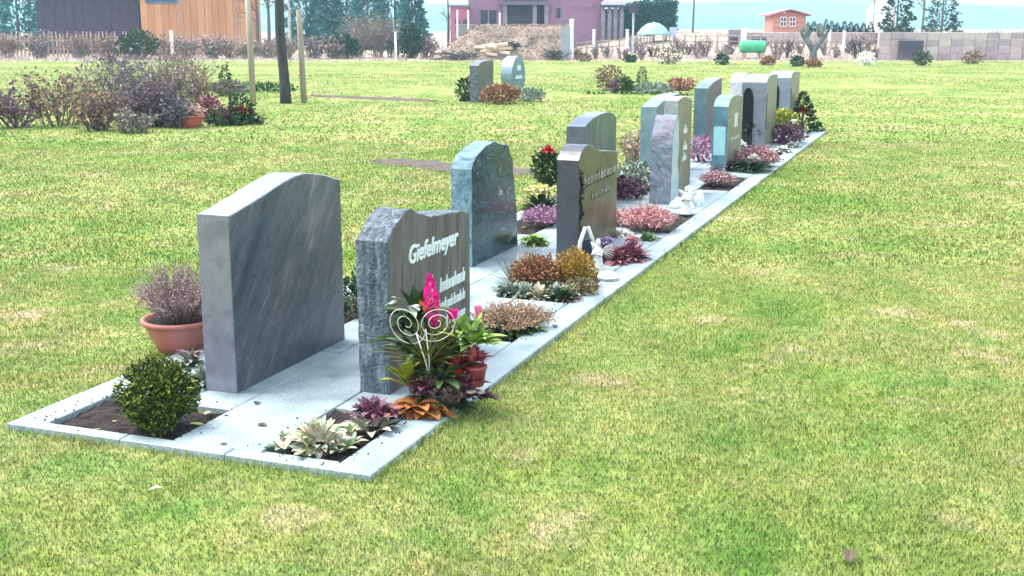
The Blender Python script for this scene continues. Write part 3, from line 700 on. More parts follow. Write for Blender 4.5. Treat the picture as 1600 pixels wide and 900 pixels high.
p = plant('ground_plant', 'low spreading grey green plant at the left end of the mixed bed', 796, 462)
clump(p, 'leaves', (0,0,.01), .09, 70, .06, .026, g_grey, (0,1.1))
p = plant('ground_plant', 'dark purple trailing plant at the kerb by the ochre shrub', 888, 474)
clump(p, 'leaves', (0,0,.01), .07, 60, .035, .018, purpleleaf, (0,1.1))
p = plant('stonecrop', 'flat lime green stonecrop patch on the paving between the two rows', 834, 382, z=.03)
clump(p, 'leaves', (0,0,.005), .11, 190, .045, .026, g_lime, (0,1.2), .5, 2); clump(p, 'dark_leaves', (0,0,.0), .11, 60, .04, .024, g_mid, (0,.9), .5, 2)

# angel figurine
def angel(label, loc, h, rot, m=stonewhite):
    r = thing('angel_figurine', label, 'figurine', loc, rot)
    mb = MB()
    lathe(mb, [(h*.22,0),(h*.21,h*.06),(h*.17,h*.2),(h*.13,h*.38),(h*.12,h*.5),(h*.135,h*.6),(h*.13,h*.68),(h*.06,h*.74),(h*.042,h*.78),(h*.07,h*.82),(h*.082,h*.88),(h*.07,h*.95),(h*.03,h*.995),(.001,h)], 18)
    mb.v = [(x*(1 + .08*sin(6*math.atan2(y, x))*(z < h*.5)), y*.8, z) for x, y, z in mb.v]
    for s in (-1, 1): tube(mb, [(s*h*.12,0,h*.64),(s*h*.16,-h*.07,h*.5),(s*h*.03,-h*.15,h*.56)], [h*.045,h*.04,h*.025], 8)
    mb.build('robed_body', m, r, smooth=True)
    for s in (-1, 1):
        wb = MB(); n = 9
        for k in range(n):
            t = k/(n-1); leaf(wb, (s*h*.05, h*.10+.002*k, h*(.66-.12*t)), (s*(.95-.55*t), .35, .75-1.35*t), h*(.42-.06*t), h*.12, .35, 3, .1)
        wb.build('wing', m, r)
    return r
angel('white winged figurine leaning at the foot of the black and olive stone', G(934, 424, .03), .22, -.6)
p = thing('white_stone_lump', 'low white broken stone on the kerb beside the figurine of the black stone', 'stone', G(950, 437, .03), .4)
mb = MB(); lathe(mb, [(.06,0),(.07,.02),(.06,.04),(.03,.055),(.001,.06)], 10, jit=.12); mb.build('stone', stonewhite, p)
p = thing('grave_lantern', 'open white A shaped lantern with dark inside against the black stone', 'lantern', G(916, 408, .03), .6)
mb = MB(); 
for s in (-1, 1): tube(mb, [(s*.07,0,0),(s*.055,0,.14),(s*.012,0,.24)], [.017,.016,.014], 6)
mb.build('frame', stonewhite, p, smooth=True); mb = MB(); box(mb, -.045, .045, -.006, .02, 0, .15); mb.build('glass', mat('dark_glass', [(.02,.025,.04),(.03,.04,.06)], 5, .1), p)
p = plant('pansy', 'lilac and white pansies before the olive faced stone', 948, 402)
clump(p, 'leaves', (0,0,.0), .06, 40, .10, .03, g_mid, (.3,1.5)); clump(p, 'lilac_petals', (0,0,.10), .06, 60, .035, .028, IM('petal_lilac', [(.4,.28,.5),(.55,.42,.6),(.28,.13,.38)]), (0,1.5)); clump(p, 'white_petals', (0,0,.04), .06, 30, .035, .028, whitepetal, (0,1.5))
p = plant('cyclamen', 'pink and white cyclamen above the wine red leaves', 988, 404)
clump(p, 'leaves', (0,0,.02), .05, 30, .10, .035, winered, (.3,1.5)); clump(p, 'pink_petals', (-.01,0,.12), .045, 60, .04, .026, pinkhot, (.3,1.5)); clump(p, 'white_petals', (.05,0,.12), .03, 34, .05, .03, whitepetal, (.3,1.5)); clump(p, 'cream_petals', (.07,0,.02), .05, 30, .05, .03, pinkpale, (0,1.3))
for px, py, r, lab in ((958,414,.06,'left wine red leaf rosette on the kerb beside the black stone'), (984,410,.07,'right wine red leaf rosette on the kerb beside the black stone')):
    p = plant('wine_rosette', lab, px, py, rot=0)
    clump(p, 'leaves', (0,0,.02), .07, 90, r*1.6, .04, winered, (.0,1.4), .5, 4); clump(p, 'pink_leaves', (0,0,.02), .07, 36, r*1.5, .04, IM('leaf_wine_pale', [(.35,.14,.17),(.42,.2,.2)]), (.1,1.1), .5, 4)
p = plant('heather', 'bright pink heather bush right of the olive faced stone', 1012, 364)
heather(p, .235, .24, 330, IM('petal_salmon', [(.62,.25,.27),(.72,.38,.38),(.5,.2,.22),(.7,.45,.42)]), twigbrown, .017, 14)
p = plant('heather', 'pale faded pink heather left of the bright pink bush', 978, 356)
heather(p, .17, .17, 160, pinkpale, twigbrown, .016, 13)
p = plant('ground_plant', 'small green plant below the bright pink heather', 1010, 378)
clump(p, 'leaves', (0,0,.0), .09, 60, .06, .03, g_mid, (0,1.3))
p = plant('ground_plant', 'whitish low plant between the pink heather and the black stone', 968, 372)
clump(p, 'leaves', (0,0,.0), .09, 60, .07, .03, IM('leaf_whitish', [(.5,.46,.42),(.6,.56,.5),(.35,.35,.28)]), (0,1.3))
# third grave
angel('white angel figurine before the rough stone with the olive slab', G(1072, 334, .03), .24, -.5)
p = thing('white_rocks', 'pile of whitish broken rocks at the foot of the rough stone', 'rocks', G(1060, 325, .03), 0)
for k, (dx, dy, r, h) in enumerate(((0,0,.05,.1),(.10,.07,.04,.2),(.18,.12,.04,.1),(-.05,-.03,.04,.07),(.10,-.05,.035,.07),(.22,.18,.045,.14))):
    mb = MB(); lathe(mb, [(r,0),(r*1.05,h*.3),(r*.8,h*.7),(r*.4,h*.95),(.001,h)], 8, c=(dx, dy), jit=.2); mb.build('rock', mat('rock_pale_cyan', [(.5,.58,.58),(.68,.72,.71)], 8, .8, .4), p)
p = thing('low_plinth', 'low pale turquoise stone block standing between the two rows', 'stone', W(8.3, -.72, .03), ROWROT)
mb = MB(); slab(mb, 0, .5, 0, .22, 0, .2, .01); mb.build('block', mat('pale_turquoise_stone', [(.4,.52,.53),(.5,.6,.6)], 6, .6, .1), p)
p = plant('heather', 'dusty mauve heather beside the kerb before the cyan sided stone', 1120, 291)
heather(p, .2, .17, 230, IM('petal_dusty', [(.36,.2,.22),(.48,.3,.3),(.28,.15,.17)]), twigbrown, .02, 10)
p = plant('ground_plant', 'dark spreading plant behind the dusty mauve heather', 1135, 268)
clump(p, 'leaves', (0,0,.02), .2, 120, .1, .04, purpleleaf, (0,1.2))
p = plant('heather', 'salmon pink heather in the far part of the row', 1182, 262)
heather(p, .26, .27, 300, pinkhot, twigbrown, .026, 10)
p = plant('conifer_sprays', 'dark green spray of fir twigs under the far salmon pink heather', 1174, 270, rot=0)
clump(p, 'twigs', (0,0,.02), .18, 150, .17, .03, g_conif, (0,.9)); clump(p, 'white_flower', (.0,-.08,.16), .03, 30, .06, .04, whitepetal, (.2,1.5))
p = plant('ground_plant', 'whitish green plant at the kerb right of the fir twigs', 1204, 254)
clump(p, 'leaves', (0,0,.02), .12, 70, .08, .04, g_grey, (0,1.2))
p = plant('white_flowers', 'white flowers against the cyan sided stone', 1155, 248)
clump(p, 'petals', (0,0,.16), .08, 60, .06, .04, whitepetal, (0,1.5)); clump(p, 'leaves', (0,0,0), .08, 40, .16, .04, g_grey, (.3,1.5))
for px, py, lab in ((1222,240,'first white pebble cushion at the far kerb'), (1240,232,'second white pebble cushion at the far kerb')):
    p = plant('white_cushion', lab, px, py); clump(p, 'leaves', (0,0,.02), .1, 60, .07, .04, whitepetal, (0,1.2)); clump(p, 'green_leaves', (0,0,.02), .1, 30, .07, .04, g_grey, (0,1.2))
p = plant('yellow_green_shrub', 'yellow green little shrub before the last headstones', 1222, 222)
leafball(p, .2, .2, .16, 500, .06, g_yel, bark, .3)
p = plant('ground_plant', 'dark red brown bush under the yellow green shrub', 1230, 226)
leafball(p, .25, .25, .14, 500, .06, purpleleaf, bark, .14)
p = plant('fir_cone_arrangement', 'cone of dark fir green with red flowers at the far end of the row', 1253, 206, 'flower arrangement')
conifer(p, .62, .27, 900, g_conif, bark, .09); clump(p, 'red_flowers', (0,0,.3), .14, 50, .09, .05, redleaf, (.0,1.5))
def bird(label, px, py):
    r = thing('white_bird_figurine', label, 'figurine', G(px, py, .03), .3); mb = MB()
    tube(mb, [(.16,0,.06),(.06,0,.09),(-.05,0,.12),(-.1,0,.2),(-.06,0,.3),(.0,0,.31)], [.02,.07,.08,.035,.03,.015], 8); tube(mb, [(0,0,0),(0,0,.06)], [.06,.03], 8); mb.build('body', stonewhite, r, smooth=True)
bird('white swan shaped figurine at the end of the row beside the fir cone', 1243, 222)
# behind the back row
def backbush(label, px, py, rx, rz, n, s, m, h=None):
    p = plant('shrub', label, px, py, 'shrub'); leafball(p, rx, rx, rz, n, s, m, bark, rz); return p
backbush('dark green bush between the first two left headstones', 560, 498, .13, .13, 700, .03, g_dark)
p = plant('heather', 'mauve pink heather behind the paving between teal and black stones', 848, 355); heather(p, .2, .19, 200, mauve, twigbrown, .018, 12)
p = plant('rose_bush', 'leafy dark green plant with one red bloom behind the olive faced stone', 856, 312)
leafball(p, .14, .14, .17, 700, .05, g_dark, bark, .30); clump(p, 'red_bloom', (-.02,0,.45), .04, 40, .06, .05, IM('petal_red', [(.45,.02,.05),(.6,.05,.08)]), (0,1.5)); clump(p, 'white_bloom', (.09,.03,.42), .05, 40, .06, .045, whitepetal, (0,1.5))
p = plant('primrose', 'pale yellow flowering plant left of the black stone', 845, 330)
clump(p, 'yellow_petals', (0,0,.16), .15, 80, .05, .04, IM('petal_pale_yellow', [(.6,.56,.18),(.7,.66,.35)]), (0,1.5)); clump(p, 'leaves', (0,0,0), .1, 60, .16, .05, g_dark, (.2,1.5))
p = plant('ground_plant', 'grey green and whitish leafy plant between back stones, right of the olive face', 988, 300, rot=0)
leafball(p, .24, .24, .13, 500, .06, g_grey, bark, .16); clump(p, 'dark_leaves', (-.05,-.1,0), .2, 90, .12, .05, g_dark, (0,1.3))
p = plant('ground_plant', 'deep purple leafy plant below the grey green one', 975, 312); leafball(p, .2, .2, .1, 400, .06, purpleleaf, bark, .1)
p = plant('dry_shrub', 'dry pinkish brown shrub left of the pale teal headstone', 995, 262); shrub_bare(p, .22, .5, 9, twigbrown, 3, .01, .4, 300, IM('dry_bloom', [(.3,.2,.16),(.42,.3,.25)]), .05)
backbush('small mauve shrub by the back stones in the far half', 1092, 255, .16, .16, 300, .06, mauve)
backbush('dark evergreen at the foot of the far pale stone', 1172, 232, .14, .2, 300, .06, g_conif)

# ------------------------------------------------------------------ mid distance lawn
def soil_patch(pa, pb, half, nm='bare_soil'):
    a, b = G(*pa), G(*pb); n = 40; mb = MB(); d = (b-a); nn = Vector((-d.y, d.x, 0)).normalized(); vs = []
    for i in range(n+1):
        t = i/n; k = half*(.35+.65*sin(pi*t)**.5)*(1+.5*noise.noise(Vector((i*.5, 0, half))))
        c = a + d*t + nn*.15*noise.noise(Vector((i*.3, 3, 1)))
        for s in (-1, -.4, .4, 1):
            vs.append((c.x+nn.x*k*s, c.y+nn.y*k*s, .004 + (.008 if abs(s) < 1 else -.006) + .01*random.random()))
    fs = [(i*4+j, i*4+j+1, (i+1)*4+j+1, (i+1)*4+j) for i in range(n) for j in range(3)]
    mb.add(vs, fs); mb.build(nm, mat('dry_soil', [(.05,.04,.032),(.115,.09,.075)], 12, .95, .6, 30), kind='structure')
PATCHES = [((590,250), (842,272), .42), ((490,149), (680,158), .45)]
for q_ in PATCHES: soil_patch(*q_)
p = thing('ground_plant', 'dark evergreen sprays left of the olive stone on the lawn', 'plant', G(732, 158), 0); leafball(p, .3, .25, .26, 500, .09, g_dark, bark, .26)
p = thing('rusty_shrub', 'rust brown plant between the two lawn headstones', 'plant', G(782, 162), 0); leafball(p, .42, .3, .2, 700, .09, rustleaf, bark, .2)
p = thing('ground_plant', 'grey and white flowering cushion right of the blue oval stone', 'plant', G(826, 158), 0); leafball(p, .36, .3, .13, 500, .08, g_grey, bark, .15)
for (px, py, rx, rz, m, lab) in ((952,142,.35,.30,brownleaf,'brown green bush on the far grave bed in the lawn'),(970,146,.3,.16,purpleleaf,'low purple brown bush right of the brown green one'),(978,147,.14,.2,g_mid,'small green bush in the middle of the far bed'),(1064,142,.35,.16,IM('bloom_rust',[(.25,.1,.08),(.4,.2,.15)]),'flat rust red flower mound on the far bed'),(1020,147,.5,.12,g_grey,'flat grey green cushion on the far bed')):
    p = thing('ground_plant', lab, 'plant', G(px, py), 0); leafball(p, rx, rx*.7, rz, 450, .10, m, bark, rz)
p = thing('dwarf_conifer', 'small upright dwarf conifer on the far bed in the lawn', 'conifer', G(1003, 141), 0); conifer(p, .62, .14, 500, g_mid, bark, .09, .45)
for (px, lab) in ((915,'left'),(1000,'right')):
    pass
mb = MB()
for i in range(260):
    t = random.random(); c = G(915, 147).lerp(G(1090, 150), t); leaf(mb, (c.x, c.y + random.gauss(0,.18), 0), rnd_dir(.2,1.2), .14, .05, .5, 2)
o = mb.build('ground_cover', g_mid, kind='stuff'); o['label'] = 'low green ground cover filling the far bed'; o['category'] = 'ground cover'

# left planting bed
LB = 'shrubs of the planting at the left edge'
def lbush(label, px, py, r, h, st, tm, fl, fm, fs=.07, depth=3, rad=.014):
    p = thing('bare_shrub', label, 'shrub', G(px, py), random.uniform(0, 6), LB); shrub_bare(p, r, h, st, tm, depth, rad, .5, fl, fm, fs)
lbush('tall grey brown bare shrub with pale seed heads left of the terracotta pot', 262, 178, .95, 1.55, 30, twigbrown, 1300, IM('seed_pale',[(.28,.23,.2),(.4,.34,.29),(.16,.12,.11)]), .06)
lbush('violet brown twiggy shrub directly left of the terracotta pot', 252, 196, .75, .95, 34, twigpurple, 2200, IM('leaf_bedbrown', [(.07,.05,.06),(.14,.10,.115),(.2,.155,.15)]), .055)
lbush('dark slate twiggy shrub nearest the terracotta pot', 270, 200, .45, .6, 20, twigpurple, 700, IM('leaf_slate',[(.06,.06,.08),(.12,.12,.16)]), .07)
lbush('brown bare shrub behind the red flowers', 310, 172, .6, 1.1, 18, twigbrown, 500, brownleaf, .06)
lbush('tall dark bare shrub at the left margin', 190, 185, .9, 1.6, 22, twigpurple, 900, IM('leaf_greyviolet',[(.14,.12,.16),(.26,.22,.26)]), .07)
lbush('dense violet brown shrub in the middle of the left planting', 228, 198, .6, .85, 30, twigpurple, 1700, IM('leaf_violetbrown',[(.09,.06,.08),(.17,.12,.14),(.24,.19,.19)]), .06)
lbush('grey brown low shrub at the left front', 208, 208, .35, .45, 22, twiggrey, 900, IM('leaf_greybeige',[(.16,.15,.12),(.28,.26,.21)]), .06)
lbush('second grey brown shrub further left', 150, 204, .6, .8, 24, twigpurple, 1200, brownleaf, .07)
lbush('brown shrub beyond the left margin', 90, 196, .9, 1.2, 20, twigbrown, 900, brownleaf, .07)
lbush('violet shrub far left of the planting', 30, 200, .9, .9, 20, twigpurple, 900, purpleleaf, .07)
p = thing('potted_plant', 'round terracotta pot with pale pink blooms at the edge of the left planting', 'potted plant', G(298, 199), 0)
bowl(p, .24, .2, mat('terracotta_bright', [(.42,.08,.05),(.5,.12,.09)], 5, .5)); heather(p, .26, .24, 110, IM('petal_peach',[(.5,.3,.24),(.6,.4,.34)]), twigbrown, .04, 10, .17)
for (px, py, rx, rz, m, m2, lab) in ((328,190,.24,.22,winered,pinkhot,'dark red and magenta flowers right of the terracotta pot'),(350,196,.28,.13,g_dark,winered,'dark green cushion with reddish leaves between the red flowers')):
    p = thing('flowers', lab, 'flowers', G(px, py), 0); leafball(p, rx, rx, rz, 500, .07, m, bark, rz); leafball(p, rx*.7, rx*.7, rz*.6, 90, .07, m2, bark, rz*1.3, name='blooms')
p = thing('flower_cone', 'cone of bright red flowers over fir green at the right end of the left planting', 'flower arrangement', G(377, 194), 0)
conifer(p, .52, .36, 600, g_conif, bark, .11); clump(p, 'red_blooms', (0,-.05,.18), .17, 120, .11, .06, redleaf, (.2,1.5)); clump(p, 'fir_sprays', (.05,0,.02), .28, 90, .2, .05, g_dark, (0,.8))
for (px, py, h, r, lab) in ((353,150,.75,.16,'thin young conifer behind the left planting'),):
    p = thing('dwarf_conifer', lab, 'conifer', G(px, py), 0); conifer(p, h, r, 400, g_dark, bark, .12, .5)
p = thing('standard_shrub', 'small grey ball crowned shrub on a thin stem behind the red flower cone', 'shrub', G(360, 178), 0)
mb = MB(); tube(mb, [(0,0,0),(.01,0,.3),(0,0,.5)], .03, 6); mb.build('stem', bark, p, smooth=True); leafball(p, .33, .28, .13, 700, .06, IM('leaf_greybrown', [(.12,.12,.1),(.22,.2,.17)]), bark, .5, stems=0)
mb = MB()
for i in range(500):
    t = random.random(); c = G(330, 140).lerp(G(455, 141), t); leaf(mb, (c.x, c.y + random.gauss(0,.5), 0), rnd_dir(.2,1.3), .25, .09, .4, 2)
o = mb.build('ground_cover', g_mid, kind='stuff'); o['label'] = 'low dark green ground cover strip behind the dark leaning trunk'; o['category'] = 'ground cover'

# trunk and stakes
t = thing('young_tree', 'dark leaning tree trunk standing between two wooden stakes', 'tree', G(447, 162), 0)
g0 = G(447, 162); top = AT(430, -60, g0.y); d = top - g0
mb = MB(); pts = [Vector((0,0,-.05)) + d*k/8 + Vector((.03*sin(k*1.3), 0, 0))*(k/8) for k in range(9)]
tube(mb, pts, [.135,.115,.11,.11,.105,.105,.10,.095,.09], 12); mb.build('trunk', darkbark, t, smooth=True)
mb = MB()
for k in range(9): twiggy(mb, pts[-1] - d*random.uniform(0,.06), Vector((random.gauss(0,.6), random.gauss(0,.6), 1)), 1.1, .03, 3)
mb.build('crown', bark, t)
for (px, py, tx, lab) in ((396,166,387,'left wooden tree stake beside the dark trunk'),(475,161,467,'right wooden tree stake beside the dark trunk')):
    g0 = G(px, py); tp = AT(tx, -8 if tx < 400 else 15, g0.y) - g0
    s = thing('tree_stake', lab, 'stake', g0, 0, 'stakes at the young tree'); mb = MB(); tube(mb, [(0,0,-.1), tp*.5, tp], [.068,.064,.062], 10); mb.build('post', stakewood, s, smooth=True)

# ------------------------------------------------------------------ the far edge of the lawn
def fz(px, D): return fieldz((px-800)/FPX*D*.977+0, D)
def far(px, D): 
    a = AT(px, 60, D); return Vector((a.x, D, max(-.02, fieldz(a.x, D) - .03)))
def ppm(D): return FPX/D                      # photo pixels per metre there
# small plants on the last graves
for k, (px, py, rx, rz, m, lab) in enumerate(((912,96,.35,.2,brownleaf,'small brown plant left on the far lawn edge'),(985,98,.28,.18,g_dark,'small dark plant on the far lawn edge below the bird house pole'),(1045,101,.6,.4,IM('leaf_dusky',[(.08,.09,.05),(.16,.15,.1)]),'wide dusky bush on the far lawn edge'),(1128,101,.3,.25,g_dark,'small dark bush on the far edge left of the green barrel'),(1200,102,.3,.2,rustleaf,'small rust plant on the edge right of the green barrel'),(1245,104,.28,.24,g_dark,'round dark green ball bush on the far lawn edge'),(1270,105,.3,.16,rustleaf,'flat rust mound beside the round dark bush'),(1352,102,.45,.3,whitepetal,'white blooming bush on the far lawn edge'),(1440,102,.4,.3,g_dark,'dark bush on the far edge near the right margin'),(1520,100,.45,.3,brownleaf,'brown bush on the far edge near the right margin'))):
    p = thing('shrub', lab, 'shrub', G(px, py), 0, 'small bushes along the far lawn edge'); leafball(p, rx, rx*.7, rz, 300, .13, m, bark, rz*.9)
# pale dead grass strip
mb = MB()
for i in range(9000):
    x = random.uniform(-34, 34); y = 61 + abs(random.gauss(0, 2.6)); 
    leaf(mb, (x, y, fieldz(x, y)-.02), rnd_dir(.3, 1.5), random.uniform(.2,.55), .06, .5, 1)
o = mb.build('dead_grass', straw, kind='stuff'); o['label'] = 'strip of bleached dead grass beyond the lawn'; o['category'] = 'dead grass'
mb = MB()
for i in range(7000):
    x = random.uniform(2, 44); y = random.uniform(63, 95)
    leaf(mb, (x, y, fieldz(x, y)-.02), rnd_dir(.5, 1.5), random.uniform(.15,.5), .06, .4, 1)
o = mb.build('dry_weeds', straw, kind='stuff'); o['label'] = 'bleached weeds on the rising ground at the right'; o['category'] = 'weeds'
pk_ = mat('picket_wood', [(.26,.19,.15),(.4,.3,.25)], 4, .85)
# bare shrubs along it
ORD = 'first second third fourth fifth sixth seventh eighth ninth tenth eleventh twelfth thirteenth fourteenth fifteenth sixteenth seventeenth eighteenth'.split()
sp = [(120,1.5),(165,1.4),(212,1.3),(262,1.3),(290,1.2),(330,1.3),(360,1.1),(385,1.1),(418,1.0),(445,1.3),(490,1.4),(520,1.2),(560,2.3),(590,2.4),(612,2.0),(668,1.3),(60,1.5),(10,1.5)]
for i, (px, h) in enumerate(sp):
    D = 67 + random.uniform(-2, 2.5); m, f = random.choice(((twigbrown, straw),(twiggrey, brownleaf),(twigpurple, IM('leaf_dusty',[(.22,.16,.15),(.34,.27,.24)]))))
    p = thing('bare_shrub', ORD[sorted(q[0] for q in sp).index(px)] + ' leafless shrub from the left in the hedge row behind the lawn', 'shrub', far(px, D), random.uniform(0,6), 'leafless shrubs behind the lawn')
    shrub_bare(p, 1.0, h*1.15, 20, m, 3, .028, .6, 600, f, .15)
NTH = ['nearest the left margin','second from the left margin','third from the left','left part','middle part','beyond']
for px, py, D, rx, rz, lab in ((215,78,66,1.1,.75,'dense dark green bush at the left before the orange shed'),(535,80,66,.95,.65,'dark green bush before the blue green spruces'),(642,82,67,.6,.95,'upright dark green bush left of the earth bank')):
    p = thing('evergreen_bush', lab, 'bush', far(px, D), 0); leafball(p, rx, rx*.7, rz, 1500, .2, g_dark if px < 600 else g_conif, bark, rz*.95)
bankpos = [(932,.9),(990,1.2),(1003,1.0),(975,.7),(1102,1.2),(1092,1.1),(1215,1.3),(1232,1.2),(1305,.8),(1340,1.3),(1352,1.0),(1325,.7),(1450,1.2),(1500,1.3),(1560,1.2),(905,.7),(950,.8),(1060,.9),(1130,.9),(1142,.7),(1252,.8),(1290,.9),(1370,.9),(1020,.7),(1075,.8),(1190,.7)]
ORD2 = ORD + 'nineteenth twentieth twenty-first twenty-second twenty-third twenty-fourth twenty-fifth twenty-sixth'.split()
for i, (px, h) in enumerate(bankpos):
    D = 62.5 + random.uniform(0, 6); p = thing('bare_shrub', ORD2[sorted(q[0] for q in bankpos).index(px)] + ' leafless shrub on the pale bank, counting from the white gate post', 'shrub', far(px, D), random.uniform(0,6), 'leafless shrubs on the pale bank')
    shrub_bare(p, .45, h, 9, random.choice((twigbrown, twiggrey, twigpurple, darkbark)), 3, .03, .33, 150, random.choice((brownleaf, straw, purpleleaf)), .11)
wf = thing('wire_fence', 'low wooden rail fence running along the pale bank at the right', 'fence', (0,0,0), 0); fx = [AT(q,60,70).x for q in range(900, 1376, 17)]; pm_ = MB(); tube(pm_, [(0,0,-.3),(0,0,.75)], .05, 5); pme = pm_.mesh('post', pk_)
for x in fx: o = bpy.data.objects.new('post', pme); COL.objects.link(o); o.parent = wf; o.location = (x, 70, fieldz(x, 70))
for dz in (.35,.68):
    mb = MB(); tube(mb, [(x, 70.06, fieldz(x,70)+dz+random.uniform(-.02,.02)) for x in fx], .028, 4); mb.build('rail', pk_, wf)
# pollard tree
p = thing('pollard_tree', 'thick pruned pollard tree with upright stubs on the pale bank', 'tree', far(1272, 63), 0); mb = MB()
tube(mb, [(0,0,-.1),(0,0,.35),(.02,0,.75)], [.24,.19,.2], 10)
for (dx, tips) in ((-.42, ((-.72,1.6),(-.4,1.75),(-.2,1.5))), (.42, ((.12,1.85),(.42,1.8),(.75,1.6)))):
    tube(mb, [(0,0,.5),(dx*.5,0,.8),(dx,0,1.15)], [.19,.16,.15], 8)
    for (tx, h) in tips: tube(mb, [(dx,0,1.05),(dx*.4+tx*.6,.06,1.3),(tx,0,h)], [.12,.09,.10], 7)
mb.build('trunk', mat('pollard_bark', [(.06,.075,.07),(.14,.155,.145)], 6, .9, .4, 20), p, smooth=True)
# thin trees in the distance
for (px, top, D, lab) in ((1082,-60,120,'slim bare tree against the blue hills'),(402,-40,72,'thin bare tree left of the dark trunk'),(420,-40,73,'second thin bare tree left of the dark trunk'),(452,-50,74,'pale birch right of the dark trunk'),(700,-20,90,'bare tree left of the pink house'),(1440,-40,110,'bare tree near the right margin')):
    b = far(px, D); h = (AT(px, top, D) - b).z; p = thing('bare_tree', lab, 'tree', b, 0, 'thin bare trees behind the lawn'); mb = MB(); tube(mb, [(0,0,0),(.05,0,h*.5),(0,0,h*.9)], [.12,.09,.04], 7)
    mb.build('trunk', mat('birch_bark', [(.35,.34,.34),(.55,.53,.52)], 4, .8) if 'birch' in lab else bark, p)
    mb = MB()
    for k in range(9): twiggy(mb, (.04,0,h*random.uniform(.35,.9)), Vector((random.gauss(0,1), random.gauss(0,1), 1.2)), h*.2, .04, 2)
    mb.build('crown', bark, p)
# spruces
for i, (px, top, D, r) in enumerate(((480,-80,98,1.7),(512,-60,100,1.9),(543,-70,102,1.9),(575,-60,96,1.7),(618,-90,99,1.6),(644,-40,92,1.1),(100,-90,100,1.8),(30,-70,96,1.8))):
    b = far(px, D); h = (AT(px, top, D) - b).z
    p = thing('spruce_tree', ['blue green spruce right of the pale birch','second blue green spruce right of the pale birch','third blue green spruce right of the pale birch','fourth blue green spruce right of the pale birch','tall blue green spruce behind the leafless shrubs','small blue green spruce left of the earth bank','spruce at the left margin behind the dark hut','spruce in the far left corner'][i], 'tree', b, 0, 'blue green spruces behind the gardens')
    conifer(p, h, r, 2600, g_teal, bark, .55, .55)

# orange wooden shed
wd = [mat('orange_plank_%d' % k, [c, tuple(x*1.25 for x in c)], 3, .8, .2, 20, stretch=(3,3,.3)) for k, c in enumerate(((.42,.19,.09),(.48,.24,.12),(.38,.2,.12)))]
def shed(name, label, x0px, x1px, D, zt, mats, plankw, roofm, depth=4, zb=None):
    a, b = AT(x0px, 60, D), AT(x1px, 60, D); w = b.x - a.x; z0 = max(0, fieldz(a.x, D)) - .1 if zb is None else zb
    p = thing(name, label, 'shed', (a.x, D, z0), 0); n = max(1, round(w/plankw)); zt = zt - z0
    for i in range(n):
        mb = MB(); dy = random.uniform(0, .03); box(mb, w*i/n+.008, w*(i+1)/n-.008, dy, dy+.05, 0, zt); mb.build('plank', random.choice(mats), p)
    mb = MB(); box(mb, 0, w, .09, depth, 0, zt-.01); mb.build('wall', mats[0], p)
    mb = MB(); mb.add([(-.3,-.3,zt+.01),(w+.3,-.3,zt+.01),(w+.3,depth/2,zt+1.1),(-.3,depth/2,zt+1.1),(w+.3,depth+.3,zt+.01),(-.3,depth+.3,zt+.01)], [(0,1,2,3),(3,2,4,5),(0,3,5),(1,4,2)]); mb.build('roof', roofm, p)
    return p, w, zt
roofd = mat('roof_dark', [(.06,.05,.06),(.11,.09,.1)], 6, .8)
sh, w_, zt_ = shed('wooden_shed', 'large orange brown plank shed behind the hedge at upper left', 222, 388, 76, 4.4, wd, .45, roofd)
fr = MB(); x0 = .35; box(fr, x0, x0+2.0, -.06, -.002, 3.25, 4.3); win = fr.build('window', mat('blue_frame', [(.05,.12,.2),(.08,.18,.28)], 4, .5), sh)
fr = MB(); box(fr, x0+.1, x0+.95, -.075, -.062, 3.35, 4.2); box(fr, x0+1.05, x0+1.9, -.075, -.062, 3.35, 4.2); fr.build('pane', mat('blue_glass', [(.02,.07,.14),(.04,.12,.2)], 4, .1), win)
shed('garden_hut', 'dark violet plank hut left of the orange shed', 60, 219, 78, 3.6, [mat('dark_plank', [(.04,.02,.05),(.07,.04,.08)], 4, .8)], .6, roofd)
# picket fence before the orange shed
pk = mat('picket_wood_old', [(.34,.24,.19),(.48,.36,.29)], 4, .85)
f = thing('picket_fence', 'weathered brown stake fence in front of the orange shed', 'fence', (0,0,0), 0)
meshes = []
for v in range(5):
    mb = MB(); r = random.uniform(.05,.08); hh = random.uniform(1.0,1.5); tube(mb, [(0,0,-.1),(random.uniform(-.03,.03),0,hh*.6),(random.uniform(-.05,.05),0,hh)], [r,r*.9,r*.6], 5); meshes.append(mb.mesh('picket', pk))
xa, xb = AT(-60,60,71).x, AT(400,60,71).x; n = 75
for i in range(n):
    o = bpy.data.objects.new('picket', random.choice(meshes)); COL.objects.link(o); o.parent = f; x = xa+(xb-xa)*i/n; o.location = (x, 71+random.uniform(-.1,.1), 0)
for z in (.4,.9):
    mb = MB(); tube(mb, [(xa,71.12,z),((xa+xb)/2,71.12,z+.05),(xb,71.12,z)], .04, 5); mb.build('rail', pk, f)
